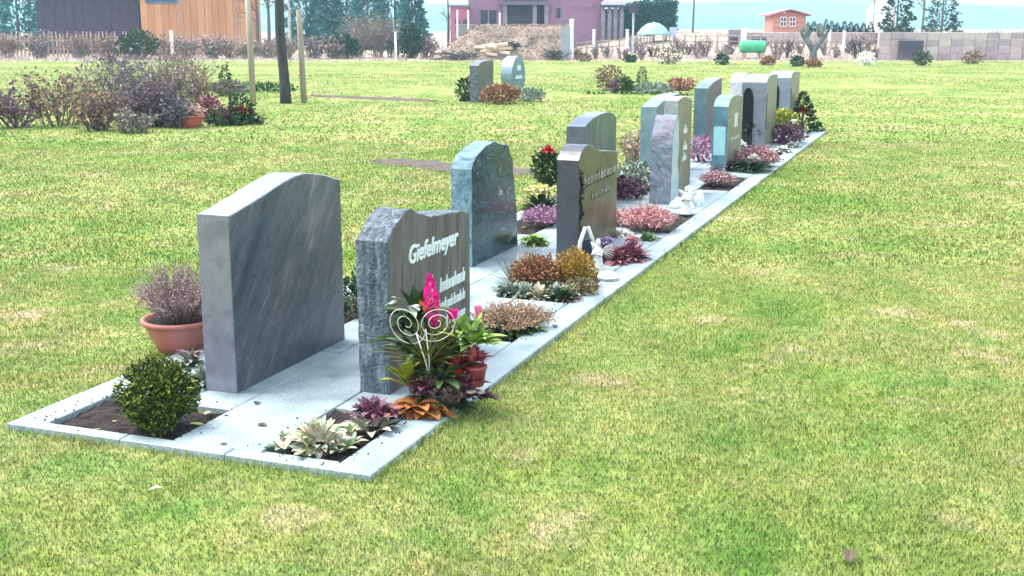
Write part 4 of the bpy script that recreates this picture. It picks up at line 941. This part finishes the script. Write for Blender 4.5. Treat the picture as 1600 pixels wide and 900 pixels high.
# earth bank and retaining wall (x 680-890)
bank = MB(); nx, ny = 60, 16; xa, xb = AT(672,60,64).x, AT(892,60,64).x
vs = []
for j in range(ny+1):
    for i in range(nx+1):
        x = xa + (xb-xa)*i/nx; y = 63 + 7*j/ny; e = min(1, i/nx*3.2); 
        z = 1.75*e*(min(1, (j/ny)*1.9)**.8) + .18*noise.noise(Vector((x*1.2, y*1.2, 2))) + .1*noise.noise(Vector((x*4, y*4, 2)))
        if j == 0: z = -.1
        vs.append((x, y, z))
bank.add(vs, [(j*(nx+1)+i, j*(nx+1)+i+1, (j+1)*(nx+1)+i+1, (j+1)*(nx+1)+i) for j in range(ny) for i in range(nx)])
bank.build('earth_bank', mat('earth_bank', [(.08,.06,.05),(.17,.13,.10),(.26,.21,.16)], 1.2, .95, .8, 5, detail=10, distort=.5, speck=.3, speckscale=7), smooth=True, kind='structure')
mb = MB()
for i in range(3500):
    x = random.uniform(xa+1, xb); y = random.uniform(63, 70); j = (y-63)/7; z = 1.75*min(1,(x-xa)/(xb-xa)*3.2)*(min(1, j*1.9)**.8)
    flake(mb, (x, y, z+.03), random.uniform(.05,.15))
o = mb.build('brush_litter', brownleaf, kind='stuff'); o['label'] = 'dead leaves and brushwood on the earth bank'; o['category'] = 'brushwood'
for (px, py, w2, lab) in ((795,68,1.1,'dark brush heap on the earth bank'),(718,87,1.6,'flat dark brush heap at the foot of the earth bank'),(865,80,.8,'dark violet brush heap beside the grey gate post')):
    c = AT(px, py, 64.5); p = thing('brush_heap', lab, 'brush heap', (c.x, 64 if py < 75 else 62.8, max(0, c.z-.35)), 0); mb = MB()
    for k in range(70): d0 = rnd_dir(-.1,.5); tube(mb, [Vector((random.gauss(0,w2*.3),random.gauss(0,.3),random.uniform(0,.3))), Vector((random.gauss(0,w2*.3),random.gauss(0,.3),random.uniform(0,.35)))+d0*.4], .03, 3)
    mb.build('sticks', darkbark, p)
for k in range(16):
    c = AT(748+random.random()*62, 70+random.random()*18, 63.4); p = thing('felled_log', ORD[k] + ' sawn log of the pale pile on the earth bank', 'log', (c.x, 63.2+random.random()*.6, max(.1, c.z)), random.uniform(-.6,.6), 'pale logs on the earth bank')
    mb = MB(); tube(mb, [(-.3,0,0),(.3,0,random.uniform(-.1,.1))], .1, 8); mb.build('log', mat('pale_wood', [(.5,.38,.26),(.62,.5,.38)], 5, .8), p)
wl = thing('retaining_wall', 'weathered grey boundary wall on top of the earth bank before the pink house', 'wall', (AT(712,60,71).x, 71, 0), 0); ww = AT(890,60,71).x - AT(712,60,71).x
wm = [mat('wall_block_%d' % k, [c, tuple(x*1.2 for x in c)], 4, .9, .4, 20) for k, c in enumerate(((.33,.3,.27),(.38,.35,.31),(.29,.27,.25)))]
for r in range(3):
    n = 12
    for i in range(n):
        mb = MB(); o_ = (r % 2)*.5*ww/n; a = max(0, ww*i/n-o_); b = ww*(i+1)/n-o_
        slab(mb, a+.01, b-.01, random.uniform(-.02,.02), .3, .6+.4*r, .6+.4*(r+1)-.015, .02); mb.build('block', random.choice(wm), wl)
mb = MB(); box(mb, 0, ww, .05, .28, -.1, 1.79); mb.build('wall_core', wm[2], wl)
mb = MB(); box(mb, -.05, ww+.05, -.06, .36, 1.80, 1.87); mb.build('coping', wm[1], wl)
gp = thing('gate_panel', 'grey upright metal gate panel at the end of the earth bank', 'gate', (AT(876,60,63).x, 62.6, 0), 0)
for i in range(4): mb = MB(); box(mb, .12*i, .12*i+.11, 0, .05, 0, 1.75); mb.build('board', mat('gate_grey', [(.22,.25,.29),(.32,.35,.38)], 4, .6), gp)
whitep = mat('white_paint', [(.7,.7,.7),(.78,.78,.78)], 4, .6)
def post(label, px, top, D, r=.05, m=whitep, name='post', group='white garden posts'):
    b = far(px, D); h = (AT(px, top, D)-b).z; p = thing(name, label, 'post', b, 0, group); mb = MB(); tube(mb, [(0,0,0),(0,0,h)], r, 8); lathe(mb, [(r,h),(r*1.3,h+.02),(r*1.1,h+.06),(.001,h+.08)], 8); mb.build('shaft', m, p)
for px, top, D, r, lab in ((893,32,63,.11,'thick white gate post at the end of the earth bank'),(715,18,70,.05,'thin white post left before the pink house'),(732,18,70,.05,'thin white post second before the pink house'),(781,22,70,.05,'thin white post before the dark house window'),(928,48,66,.08,'short white post right of the pink house'),(980,48,66,.08,'short white post beside the bird house pole'),(1162,46,66,.16,'thick short white pillar beside the green barrel'),(1296,48,67,.08,'small white post on the right terrace'),(1319,50,67,.08,'second small white post on the right terrace'),(268,50,66,.09,'short pale post in front of the orange shed'),(618,52,63,.06,'pale post among the leafless shrubs')):
    post(lab, px, top, D, r)

# pink house
D = 84; hx = AT(732,60,D).x; hs = thing('pink_house', 'large mauve pink house with dark openings at the top of the photograph', 'house', (hx, D, 0), 0)
X = lambda px: AT(px,60,D).x - hx
Z = lambda py: AT(800,py,D).z
pinkw = mat('pink_render', [(.21,.11,.175),(.28,.155,.23),(.24,.13,.2)], 1.2, .9, .2, 20); dk = mat('dark_opening', [(.035,.025,.05),(.07,.05,.09)], 2, .5); frm = mat('grey_trim', [(.17,.15,.18),(.25,.22,.25)], 3, .7)
# wall segments around the openings
segs = [(732,749,60,-45),(749,778,16,-45),(778,786,60,-45),(786,853,-1,-45),(853,867,60,-45),(867,877,13,-45),(867,877,60,28),(877,940,60,-45),(749,778,60,42)]
for (a, b, y0, y1) in segs:
    mb = MB(); lo = Z(y0) if y0 < 60 else 0; hi = Z(y1) ; box(mb, X(a), X(b)-.002, 0, .3, lo, hi); mb.build('wall', pinkw, hs)
mb = MB(); box(mb, X(732), X(940), .9, 8, 0, Z(-45)); mb.build('inner_wall', dk, hs)
def hwin(a, b, y0, y1, panes=2):
    fo = MB(); z0, z1 = Z(y0), Z(y1); x0, x1 = X(a), X(b)
    for i in range(panes+1): xx = x0 + (x1-x0-.1)*i/panes; box(fo, xx, xx+.1, .1, .2, z0, z1)
    box(fo, x0, x1, .085, .215, z0-.08, z0); fr = fo.build('window', frm, hs)
    pn = MB(); box(pn, x0+.02, x1-.02, .22, .24, z0, z1); pn.build('pane', mat('house_glass', [(.02,.015,.035),(.05,.035,.07)], 2, .1), fr)
hwin(749,778,42,16,2); hwin(867,877,28,13,1)
for px in (786, 832, 850): mb = MB(); box(mb, X(px), X(px)+.28, -.5, -.22, 0, Z(7)); mb.build('balcony_post', frm, hs)
mb = MB(); box(mb, X(782), X(856), -.7, -.02, Z(8), Z(2)); mb.build('balcony_slab', mat('slate_beam', [(.1,.08,.12),(.15,.12,.17)], 3, .7), hs)
mb = MB()
for i in range(18): x = X(784)+(X(854)-X(784))*i/17; box(mb, x-.025, x+.025, -.68, -.63, Z(2)+.001, Z(-8))
box(mb, X(783), X(855), -.7, -.61, Z(-8)+.001, Z(-10)); mb.build('balcony_rail', frm, hs, kind='stuff')
mb = MB(); zr = Z(-45); x0, x1 = X(728), X(944); mb.add([(x0,-.7,zr),(x1,-.7,zr),(x1,4,zr+2.4),(x0,4,zr+2.4),(x1,8.7,zr),(x0,8.7,zr)], [(0,1,2,3),(3,2,4,5),(0,3,5),(1,4,2)]); mb.build('roof', mat('roof_tiles', [(.2,.09,.08),(.28,.13,.1)], 3, .8), hs)
mb = MB(); box(mb, X(938), X(975), -1.0, 1.6, Z(8), Z(3)); box(mb, X(941), X(972), -.8, 1.4, Z(3)+.001, Z(-1)); mb.build('porch_roof', mat('porch_pale', [(.5,.46,.52),(.6,.56,.62)], 3, .7), hs)
for a in (938, 948, 957, 967): mb = MB(); box(mb, X(a), X(a)+.25, -.6, -.35, 0, Z(8)-.005); mb.build('porch_post', frm, hs)
mb = MB(); box(mb, X(944), X(972), .2, 1.4, 0, Z(14)); mb.build('porch_wall', mat('porch_wall', [(.16,.13,.17),(.25,.2,.25)], 2, .8), hs)
mb = MB(); box(mb, X(936), X(977), -.95, -.7, Z(12), Z(8)-.01); mb.build('porch_beam', dk, hs)
an = thing('annex', 'crimson low annex left of the pink house', 'building', (AT(704,60,D-1).x, D-1, 0), 0); wa = AT(731,60,D-1).x-AT(704,60,D-1).x
mb = MB(); box(mb, 0, wa, 0, 3, 0, Z(11)); mb.build('wall', mat('crimson_wall', [(.36,.09,.15),(.42,.14,.2)], 2, .8), an)
mb = MB(); box(mb, -.1, wa+.1, -.2, 3.1, Z(11)+.001, Z(8)); mb.build('roof', frm, an)
for x in (.5, 1.0): mb = MB(); box(mb, x-.16, x+.16, -.03, -.002, 1.2, 2.2); mb.build('window', dk, an)
# pole with bird house
bp = thing('bird_house_pole', 'pale pole with a dark violet bird house right of the pink house', 'pole', far(989,66), 0); hb = (AT(989,-20,66)-far(989,66)).z
mb = MB(); tube(mb, [(0,0,-.1),(0,0,hb)], .055, 8); mb.build('pole', mat('pole_pale', [(.4,.45,.46),(.5,.55,.55)], 3, .7), bp)
zb = (AT(989,20,66)-far(989,66)).z; mb = MB(); box(mb, -.22, .22, -.35, -.06, zb, zb+.35); mb.add([(-.3,-.45,zb+.352),(.3,-.45,zb+.352),(.3,.02,zb+.352),(-.3,.02,zb+.352),(0,-.45,zb+.6),(0,.02,zb+.6)], [(0,3,2,1),(0,1,4),(2,3,5),(0,4,5,3),(1,2,5,4)]); mb.build('bird_house', dk, bp)
# hedge, parasol, table and chairs
hd = thing('clipped_hedge', 'dark teal green clipped hedge behind the pale parasol', 'hedge', (0,0,0), 0); mb = MB(); D = 90; xa, xb = AT(968,60,D).x, AT(1058,60,D).x
for i in range(6000):
    x = random.uniform(xa, xb); y = random.uniform(D, D+1.2); z = fieldz(x, D)+random.random()*2.45*(1+.06*noise.noise(Vector((x*1.5,0,0)))); flake(mb, (x,y,z), .22)
mb.build('foliage', IM('hedge_teal', [(.015,.07,.05),(.03,.11,.08)]), hd)
mb = MB(); box(mb, xa+.2, xb-.2, D+.25, D+1, fieldz(xa,D)-.2, fieldz(xb,D)+2.1); mb.build('inner_branches', mat('hedge_core', [(.01,.03,.02),(.02,.04,.03)], 5, .9), hd)
D = 74; pc = far(1021, D); ps = thing('parasol', 'large pale mint garden parasol before the dark hedge', 'parasol', pc, 0)
zt = (AT(1021,35,D)-pc).z; ze = (AT(1021,52,D)-pc).z; mb = MB(); tube(mb, [(0,0,-.1),(0,0,zt+.05)], .03, 8); mb.build('pole', whitep, ps)
mintm = mat('mint_canvas', [(.2,.37,.34),(.28,.45,.42)], 3, .8)
for k in range(8):
    a0, a1 = 2*pi*k/8, 2*pi*(k+1)/8; mb = MB(); vs = [(0,0,zt)]; n = 5
    for t in (.35,.7,1.0):
        for j in range(n+1):
            a = a0+(a1-a0)*j/n; r = 1.0*t; sag = .06*sin(pi*j/n)*t; vs.append((r*cos(a), r*sin(a), zt-(zt-ze)*(t**2.4)-sag*.5))
    for j in range(n+1): a = a0+(a1-a0)*j/n; vs.append((1.0*cos(a), 1.0*sin(a), ze-.14+.06*sin(pi*j/n)))
    fs = [(0, 1+j, 2+j) for j in range(n)] + [(1+q_*(n+1)+j, 1+(q_+1)*(n+1)+j, 2+(q_+1)*(n+1)+j, 2+q_*(n+1)+j) for q_ in range(3) for j in range(n)]
    mb.add(vs, fs); mb.build('canopy_panel', mintm, ps)
tb = thing('garden_table', 'small dark garden table under the mint parasol', 'table', pc + Vector((.35,-.3,0)), 0); mb = MB(); box(mb, -.4, .4, -.3, .3, .66, .7); mb.build('table_top', dk, tb)
for sx in (-.36,.32):
    for sy in (-.26,.22): mb = MB(); box(mb, sx, sx+.04, sy, sy+.04, 0, .658); mb.build('leg', dk, tb)
for i, x in enumerate((-.35, 1.05)):
    ch = thing('garden_chair', ['dark','bluish'][i] + ' garden chair %s the table under the parasol' % ['left of','right of'][i], 'chair', pc+Vector((x,-.35,0)), .4-i, 'chairs under the parasol'); cm = dk if i == 0 else mat('bluish_plastic', [(.3,.36,.5),(.4,.45,.6)], 3, .5)
    mb = MB(); box(mb, -.24,.24,-.24,.24,.42,.46); mb.build('seat', cm, ch); mb = MB(); box(mb,-.24,.24,.2,.24,.465,.95); mb.build('backrest', cm, ch)
    for sx in (-.23,.19):
        for sy in (-.23,.15): mb = MB(); box(mb, sx, sx+.04, sy, sy+.04, 0, .418); mb.build('leg', cm, ch)

# right side: red hut, terrace, conifers, barrel
D = 76; hxr = AT(1206,60,D).x; zb = AT(1206,50,D).z-.5; rh = thing('red_hut', 'small salmon red hut with two white crossed windows on the right terrace', 'hut', (hxr, D, zb), 0)
Xr = lambda px: AT(px,60,D).x-hxr
Zr = lambda py: AT(1230,py,D).z-zb
redw = [mat('red_plank_%d' % k, [c, tuple(x*1.15 for x in c)], 3, .8) for k, c in enumerate(((.5,.2,.16),(.55,.25,.2)))]
wH = Xr(1258); n = 9
for i in range(n):
    mb = MB(); z0 = Zr(24)*i/n; box(mb, 0, wH, 0, .05, z0+.01, z0+Zr(24)/n-.006); mb.build('plank', redw[i % 2], rh)
mb = MB(); mb.add([(0,.01,Zr(24)),(wH,.01,Zr(24)),(wH/2,.01,Zr(18)),(0,2.4,Zr(24)),(wH,2.4,Zr(24)),(wH/2,2.4,Zr(18))], [(0,1,2),(5,4,3)]); box(mb, 0.01, wH-.01, .06, 2.4, -1, Zr(24)-.01); mb.build('wall', redw[0], rh)
mb = MB(); e = Zr(25); tp = Zr(17)+.03
for s in (0, 1):
    x0 = -.25 if s == 0 else wH+.25; mb.add([(x0,-.3,e),(wH/2,-.3,tp),(wH/2,2.6,tp),(x0,2.6,e),(x0,-.3,e+.09),(wH/2,-.3,tp+.09),(wH/2,2.6,tp+.09),(x0,2.6,e+.09)], [(0,1,2,3),(4,7,6,5),(0,4,5,1),(3,2,6,7),(0,3,7,4)])
mb.build('roof', mat('roof_rose', [(.32,.13,.16),(.4,.18,.2)], 3, .8), rh)
for a in (1218, 1232):
    fr = MB(); x0, x1, z0, z1 = Xr(a), Xr(a+9.5), Zr(41), Zr(27)
    for xx in (x0, (x0+x1)/2-.02, x1-.04): box(fr, xx, xx+.04, -.05, -.002, z0, z1)
    for zz in (z0, (z0+z1)/2, z1): box(fr, x0, x1, -.06, -.051, zz-.03, zz+.03)
    wdw = fr.build('window', whitep, rh); pn = MB(); box(pn, x0+.01, x1-.01, -.03, -.02, z0, z1); pn.build('pane', mat('red_hut_glass', [(.08,.02,.05),(.14,.05,.09)], 3, .15), wdw)
tw = thing('terrace_wall', 'long low pinkish grey terrace wall under the row of little conifers', 'wall', (AT(1145,60,72).x, 72, 0), 0); wt = AT(1376,60,72).x-AT(1145,60,72).x; z1 = AT(1200,50,72).z
tm = [mat('terrace_block_%d' % k, [c, tuple(x*1.2 for x in c)], 3, .9, .3, 15) for k, c in enumerate(((.36,.29,.29),(.42,.35,.34),(.3,.25,.26)))]
n = 16
for r in range(2):
    for i in range(n): mb = MB(); slab(mb, wt*i/n+.01, wt*(i+1)/n-.01, 0, .3, z1-.45*(2-r)+.0, z1-.45*(1-r)-.015, .02); mb.build('block', random.choice(tm), tw)
mb = MB(); box(mb, 0, wt, .02, .28, -.1, z1-.905); mb.build('footing', tm[2], tw)
for i, px in enumerate((1150, 1185)):
    c = AT(px, 55, 71); b = thing('garden_box', ['dark open crate by the white pillar','grey stone trough right of the white pillar'][i], 'box', (c.x-.4, 71, fieldz(c.x,71)), 0); mb = MB(); slab(mb, 0, .9, 0, .5, 0, .95-.3*i, .02); box(mb, .06, .84, -.01, .001, .1, .5-.1*i, 1); mb.build('body', [frm, dk], b)
for i, px in enumerate((1262,1271,1281,1290,1299,1308,1319,1329,1338,1349,1360,1392,1402,1412)):
    c = AT(px, 49, 74); p = thing('little_conifer', ORD[i] + ' little conifer counting from the red hut along the terrace', 'conifer', (c.x, 74, c.z-.05), i, 'row of little conifers on the terrace'); conifer(p, random.uniform(.5,.78), .2, 330, IM('conifer_blue', [(.008,.025,.03),(.02,.05,.055)]), bark, .14, .8)
sl_ = thing('street_lamp', 'tall grey green lamp pole at upper right', 'lamp', (AT(1363,60,80).x, 80, 1.2), 0); hl = AT(1363,4,80).z-1.2; mb = MB(); tube(mb, [(0,0,0),(0,0,hl)], [.07,.05], 8); mb.build('pole', mat('lamp_grey', [(.2,.3,.3),(.28,.38,.38)], 3, .5), sl_); mb = MB(); lathe(mb, [(.05,hl),(.16,hl+.1),(.17,hl+.3),(.05,hl+.42),(.001,hl+.44)], 10); mb.build('lamp_head', mat('lamp_head', [(.3,.4,.4),(.4,.5,.5)], 3, .4), sl_)
br = thing('green_barrel', 'bright green barrel lying on a wooden stand', 'barrel', far(1157,64)+Vector((0,0,.0)), 0); lb = AT(1196,60,64).x-AT(1157,60,64).x; zc = AT(1175,73,64).z-br.location.z; r = .32
mb = MB(); prof = [(.001,0),(r*.95,0),(r,.04),(r*.98,.1),(r*1.03,lb*.33),(r*.99,lb*.36),(r*1.03,lb*.66),(r*.99,lb*.69),(r*.98,lb-.1),(r,lb-.04),(r*.95,lb),(.001,lb)]; lathe(mb, prof, 24)
mb.v = [(z, y, x+zc) for x, y, z in mb.v]; mb.build('drum', mat('green_plastic', [(.05,.38,.16),(.08,.45,.2)], 3, .35), br, smooth=True)
mb = MB(); lathe(mb, [(r*.98,0),(r*.8,.02),(.001,.02)], 20); mb.v = [(lb+.005+z*.5, y, x+zc) for x, y, z in mb.v]; mb.build('end_cap', mat('barrel_end', [(.02,.08,.06),(.04,.11,.09)], 3, .5), br)
for sx in (.15, lb-.3): mb = MB(); box(mb, sx, sx+.15, -.3, .3, -.1, zc-r+.01); mb.build('stand_leg', pk, br)
rw = thing('brick_red_wall', 'tall brownish pink block wall at the right edge of the lawn', 'wall', (AT(1374,60,62.5).x, 62.5, 0), 0)
n = 14; h1 = AT(1380,50,62.5).z
for r_ in range(4):
    for i in range(n): mb = MB(); slab(mb, i*.62+.01, i*.62+.61, random.uniform(-.02,.02), .35, h1*r_/4, h1*(r_+1)/4-.012, .015); mb.build('block', random.choice(tm), rw)
mb = MB(); box(mb, 1.0, 2.2, -.3, -.05, 0, 1.0); mb.build('bin', dk, rw)
wg_ = thing('white_cottage', 'white gabled cottage at upper right behind the block wall', 'house', (AT(1370,60,90).x, 90, 1.2), 0); mb = MB(); box(mb, 0, 1.3, 0, 3, -.5, 1.6); mb.add([(0,.001,1.6),(1.3,.001,1.6),(.65,.001,2.5),(0,3,1.6),(1.3,3,1.6),(.65,3,2.5)], [(0,1,2),(5,4,3)]); mb.build('wall', whitep, wg_)
mb = MB(); mb.add([(-.1,-.1,1.56),(.65,-.1,2.56),(.65,3.1,2.56),(-.1,3.1,1.56),(1.4,-.1,1.56),(1.4,3.1,1.56)], [(0,1,2,3),(1,4,5,2)]); mb.build('roof', porch if False else whitep, wg_)
for px, top, D, r in ((1400,-60,70,.9),(1470,-40,88,1.2)):
    b = far(px, D); h = (AT(px, top, D)-b).z; p = thing('dark_conifer', 'dark narrow conifer %s' % ('at the right edge of the photograph' if px == 1400 else 'beyond the right edge'), 'tree', b, 0); conifer(p, h, r, 1500, g_conif, bark, .3, .5)

# ------------------------------------------------------------------ leaf litter
lm = IM('litter_brown', [(.06,.045,.03),(.12,.09,.06)])
for (px, py, m, s, lab, z) in ((402,663,lm,.05,'olive brown dead leaf on the slab before the first headstone',.034),(355,694,lm,.03,'small dead leaf near the slab edge of the left bed',.034),(400,632,lm,.05,'thin dead leaf at the corner of the first headstone',.034),(253,762,cream,.045,'pale leaf lying in the grass at lower left',.03),(820,486,lm,.05,'dark leaf on the kerb below the mixed bed',.034),(868,508,lm,.06,'dark leaf on the kerb edge beside the lawn',.034),(1328,860,lm,.08,'dark dead leaf in the lawn at lower right',.03),(910,525,lm,.07,'brown leaf clump in the grass beside the kerb',.03),(1150,420,lm,.07,'dead leaf in the middle of the lawn',.03),(320,648,cream,.05,'pale leaf on the soil behind the box bush',.03)):
    mb = MB(); leaf(mb, (0,0,0), (1,0,.1), s, s*.5, .25, 3, .3); o = mb.build('fallen_leaf', m, loc=G(px, py, z), rotz=random.uniform(0,6)); tag(o, lab, 'leaf', 'single fallen leaves')

# ------------------------------------------------------------------ grass blades
def blades(n, y0, y1, hm_, wm_, dens_pow=1.0, margin=.8):
    u = rng.random(n); Y = y0 + (y1-y0)*u**dens_pow
    half = Y*.445*1.05 + margin
    Xs = (rng.random(n)*2-1)*half
    dx, dy = Xs-OX, Y-OY; s = dx*UX + dy*UY; t = dx*UY - dy*UX
    ow = .022*(np.sin(s*9+np.sin(s*23)*1.4)*np.sin(s*3.7)) + .012*rng.random(n)
    keep = ~((s > .002-ow) & (s < ROWLEN) & (t > TB+ow) & (t < -.002-ow))
    # clumpy lawn
    cl = np.sin(Xs*3.1+np.sin(Y*2.3)*1.7)*np.sin(Y*2.7+np.sin(Xs*1.9)*2.1)
    for pa, pb, hw in PATCHES:
        a_, b_ = G(*pa), G(*pb); dx_, dy_ = b_.x-a_.x, b_.y-a_.y; L_ = dx_*dx_+dy_*dy_
        tt = np.clip(((Xs-a_.x)*dx_+(Y-a_.y)*dy_)/L_, 0, 1); dd = np.hypot(Xs-a_.x-dx_*tt, Y-a_.y-dy_*tt)
        keep &= dd > hw*(.2+.75*np.sqrt(np.clip(np.sin(np.pi*tt), 0, 1)))*(.75+.5*rng.random(n))
    Xs, Y, s, t, cl = Xs[keep], Y[keep], s[keep], t[keep], cl[keep]; n = len(Xs)
    edge = ((s > -.04) & (s < ROWLEN+.04) & (t > TB-.04) & (t < .04))
    h = hm_*(.45+.8*rng.random(n))*(1+.28*cl)*np.where(edge, 1.9, 1); wd = wm_*(.6+.7*rng.random(n))
    a = rng.random(n)*2*np.pi; le = h*(.25+.9*rng.random(n)); b = rng.random(n)*2*np.pi
    ca, sa = np.cos(a)*wd/2, np.sin(a)*wd/2
    V = np.empty((n, 5, 3), np.float32)
    V[:,0] = np.stack([Xs-ca, Y-sa, np.full(n, -.006)], 1); V[:,1] = np.stack([Xs+ca, Y+sa, np.full(n, -.006)], 1)
    mx, my = Xs+np.cos(b)*le*.35, Y+np.sin(b)*le*.35
    V[:,2] = np.stack([mx+ca*.8, my+sa*.8, h*.62], 1); V[:,3] = np.stack([mx-ca*.8, my-sa*.8, h*.62], 1)
    V[:,4] = np.stack([Xs+np.cos(b)*le, Y+np.sin(b)*le, h*(.95-.3*rng.random(n))], 1)
    me = bpy.data.meshes.new('lawn_grass'); me.vertices.add(n*5); me.vertices.foreach_set('co', V.ravel())
    base = np.arange(n)[:,None]*5
    loops = np.concatenate([base+np.array([[0,1,2,3]]), base+np.array([[3,2,4]])], 1).ravel().astype(np.int32)
    me.loops.add(len(loops)); me.loops.foreach_set('vertex_index', loops)
    ls = (np.arange(n)[:,None]*7 + np.array([[0,4]])).ravel().astype(np.int32); me.polygons.add(n*2); me.polygons.foreach_set('loop_start', ls)
    me.update(calc_edges=True); me.validate(); me.materials.append(blademat); return me
def grass(label, *a, **k):
    o = bpy.data.objects.new('lawn_grass', blades(*a, **k)); COL.objects.link(o); o['kind'] = 'stuff'; o['label'] = label; o['category'] = 'grass'
grass('short patchy yellow green lawn grass in the foreground', 390000, 2.6, 8.0, .019, .0036, 1.0)
grass('short lawn grass around and behind the near headstones', 190000, 8.0, 17, .024, .009, 1.0)
grass('lawn grass in the far half of the lawn', 150000, 17, 61, .026, .022, 1.25, margin=2)

# ------------------------------------------------------------------ haze
mb = MB(); box(mb, -2700, 2700, -80, 1560, -4.5, 34)
hz = bpy.data.materials.new('haze'); hz.use_nodes = True; hn = hz.node_tree; hn.nodes.remove(hn.nodes['Principled BSDF'])
pv = hn.nodes.new('ShaderNodeVolumePrincipled'); pv.inputs['Color'].default_value = (.52,.89,1,1); pv.inputs['Density'].default_value = .0009
hn.links.new(pv.outputs[0], hn.nodes['Material Output'].inputs['Volume'])
mb.build('haze', hz, kind='stuff')
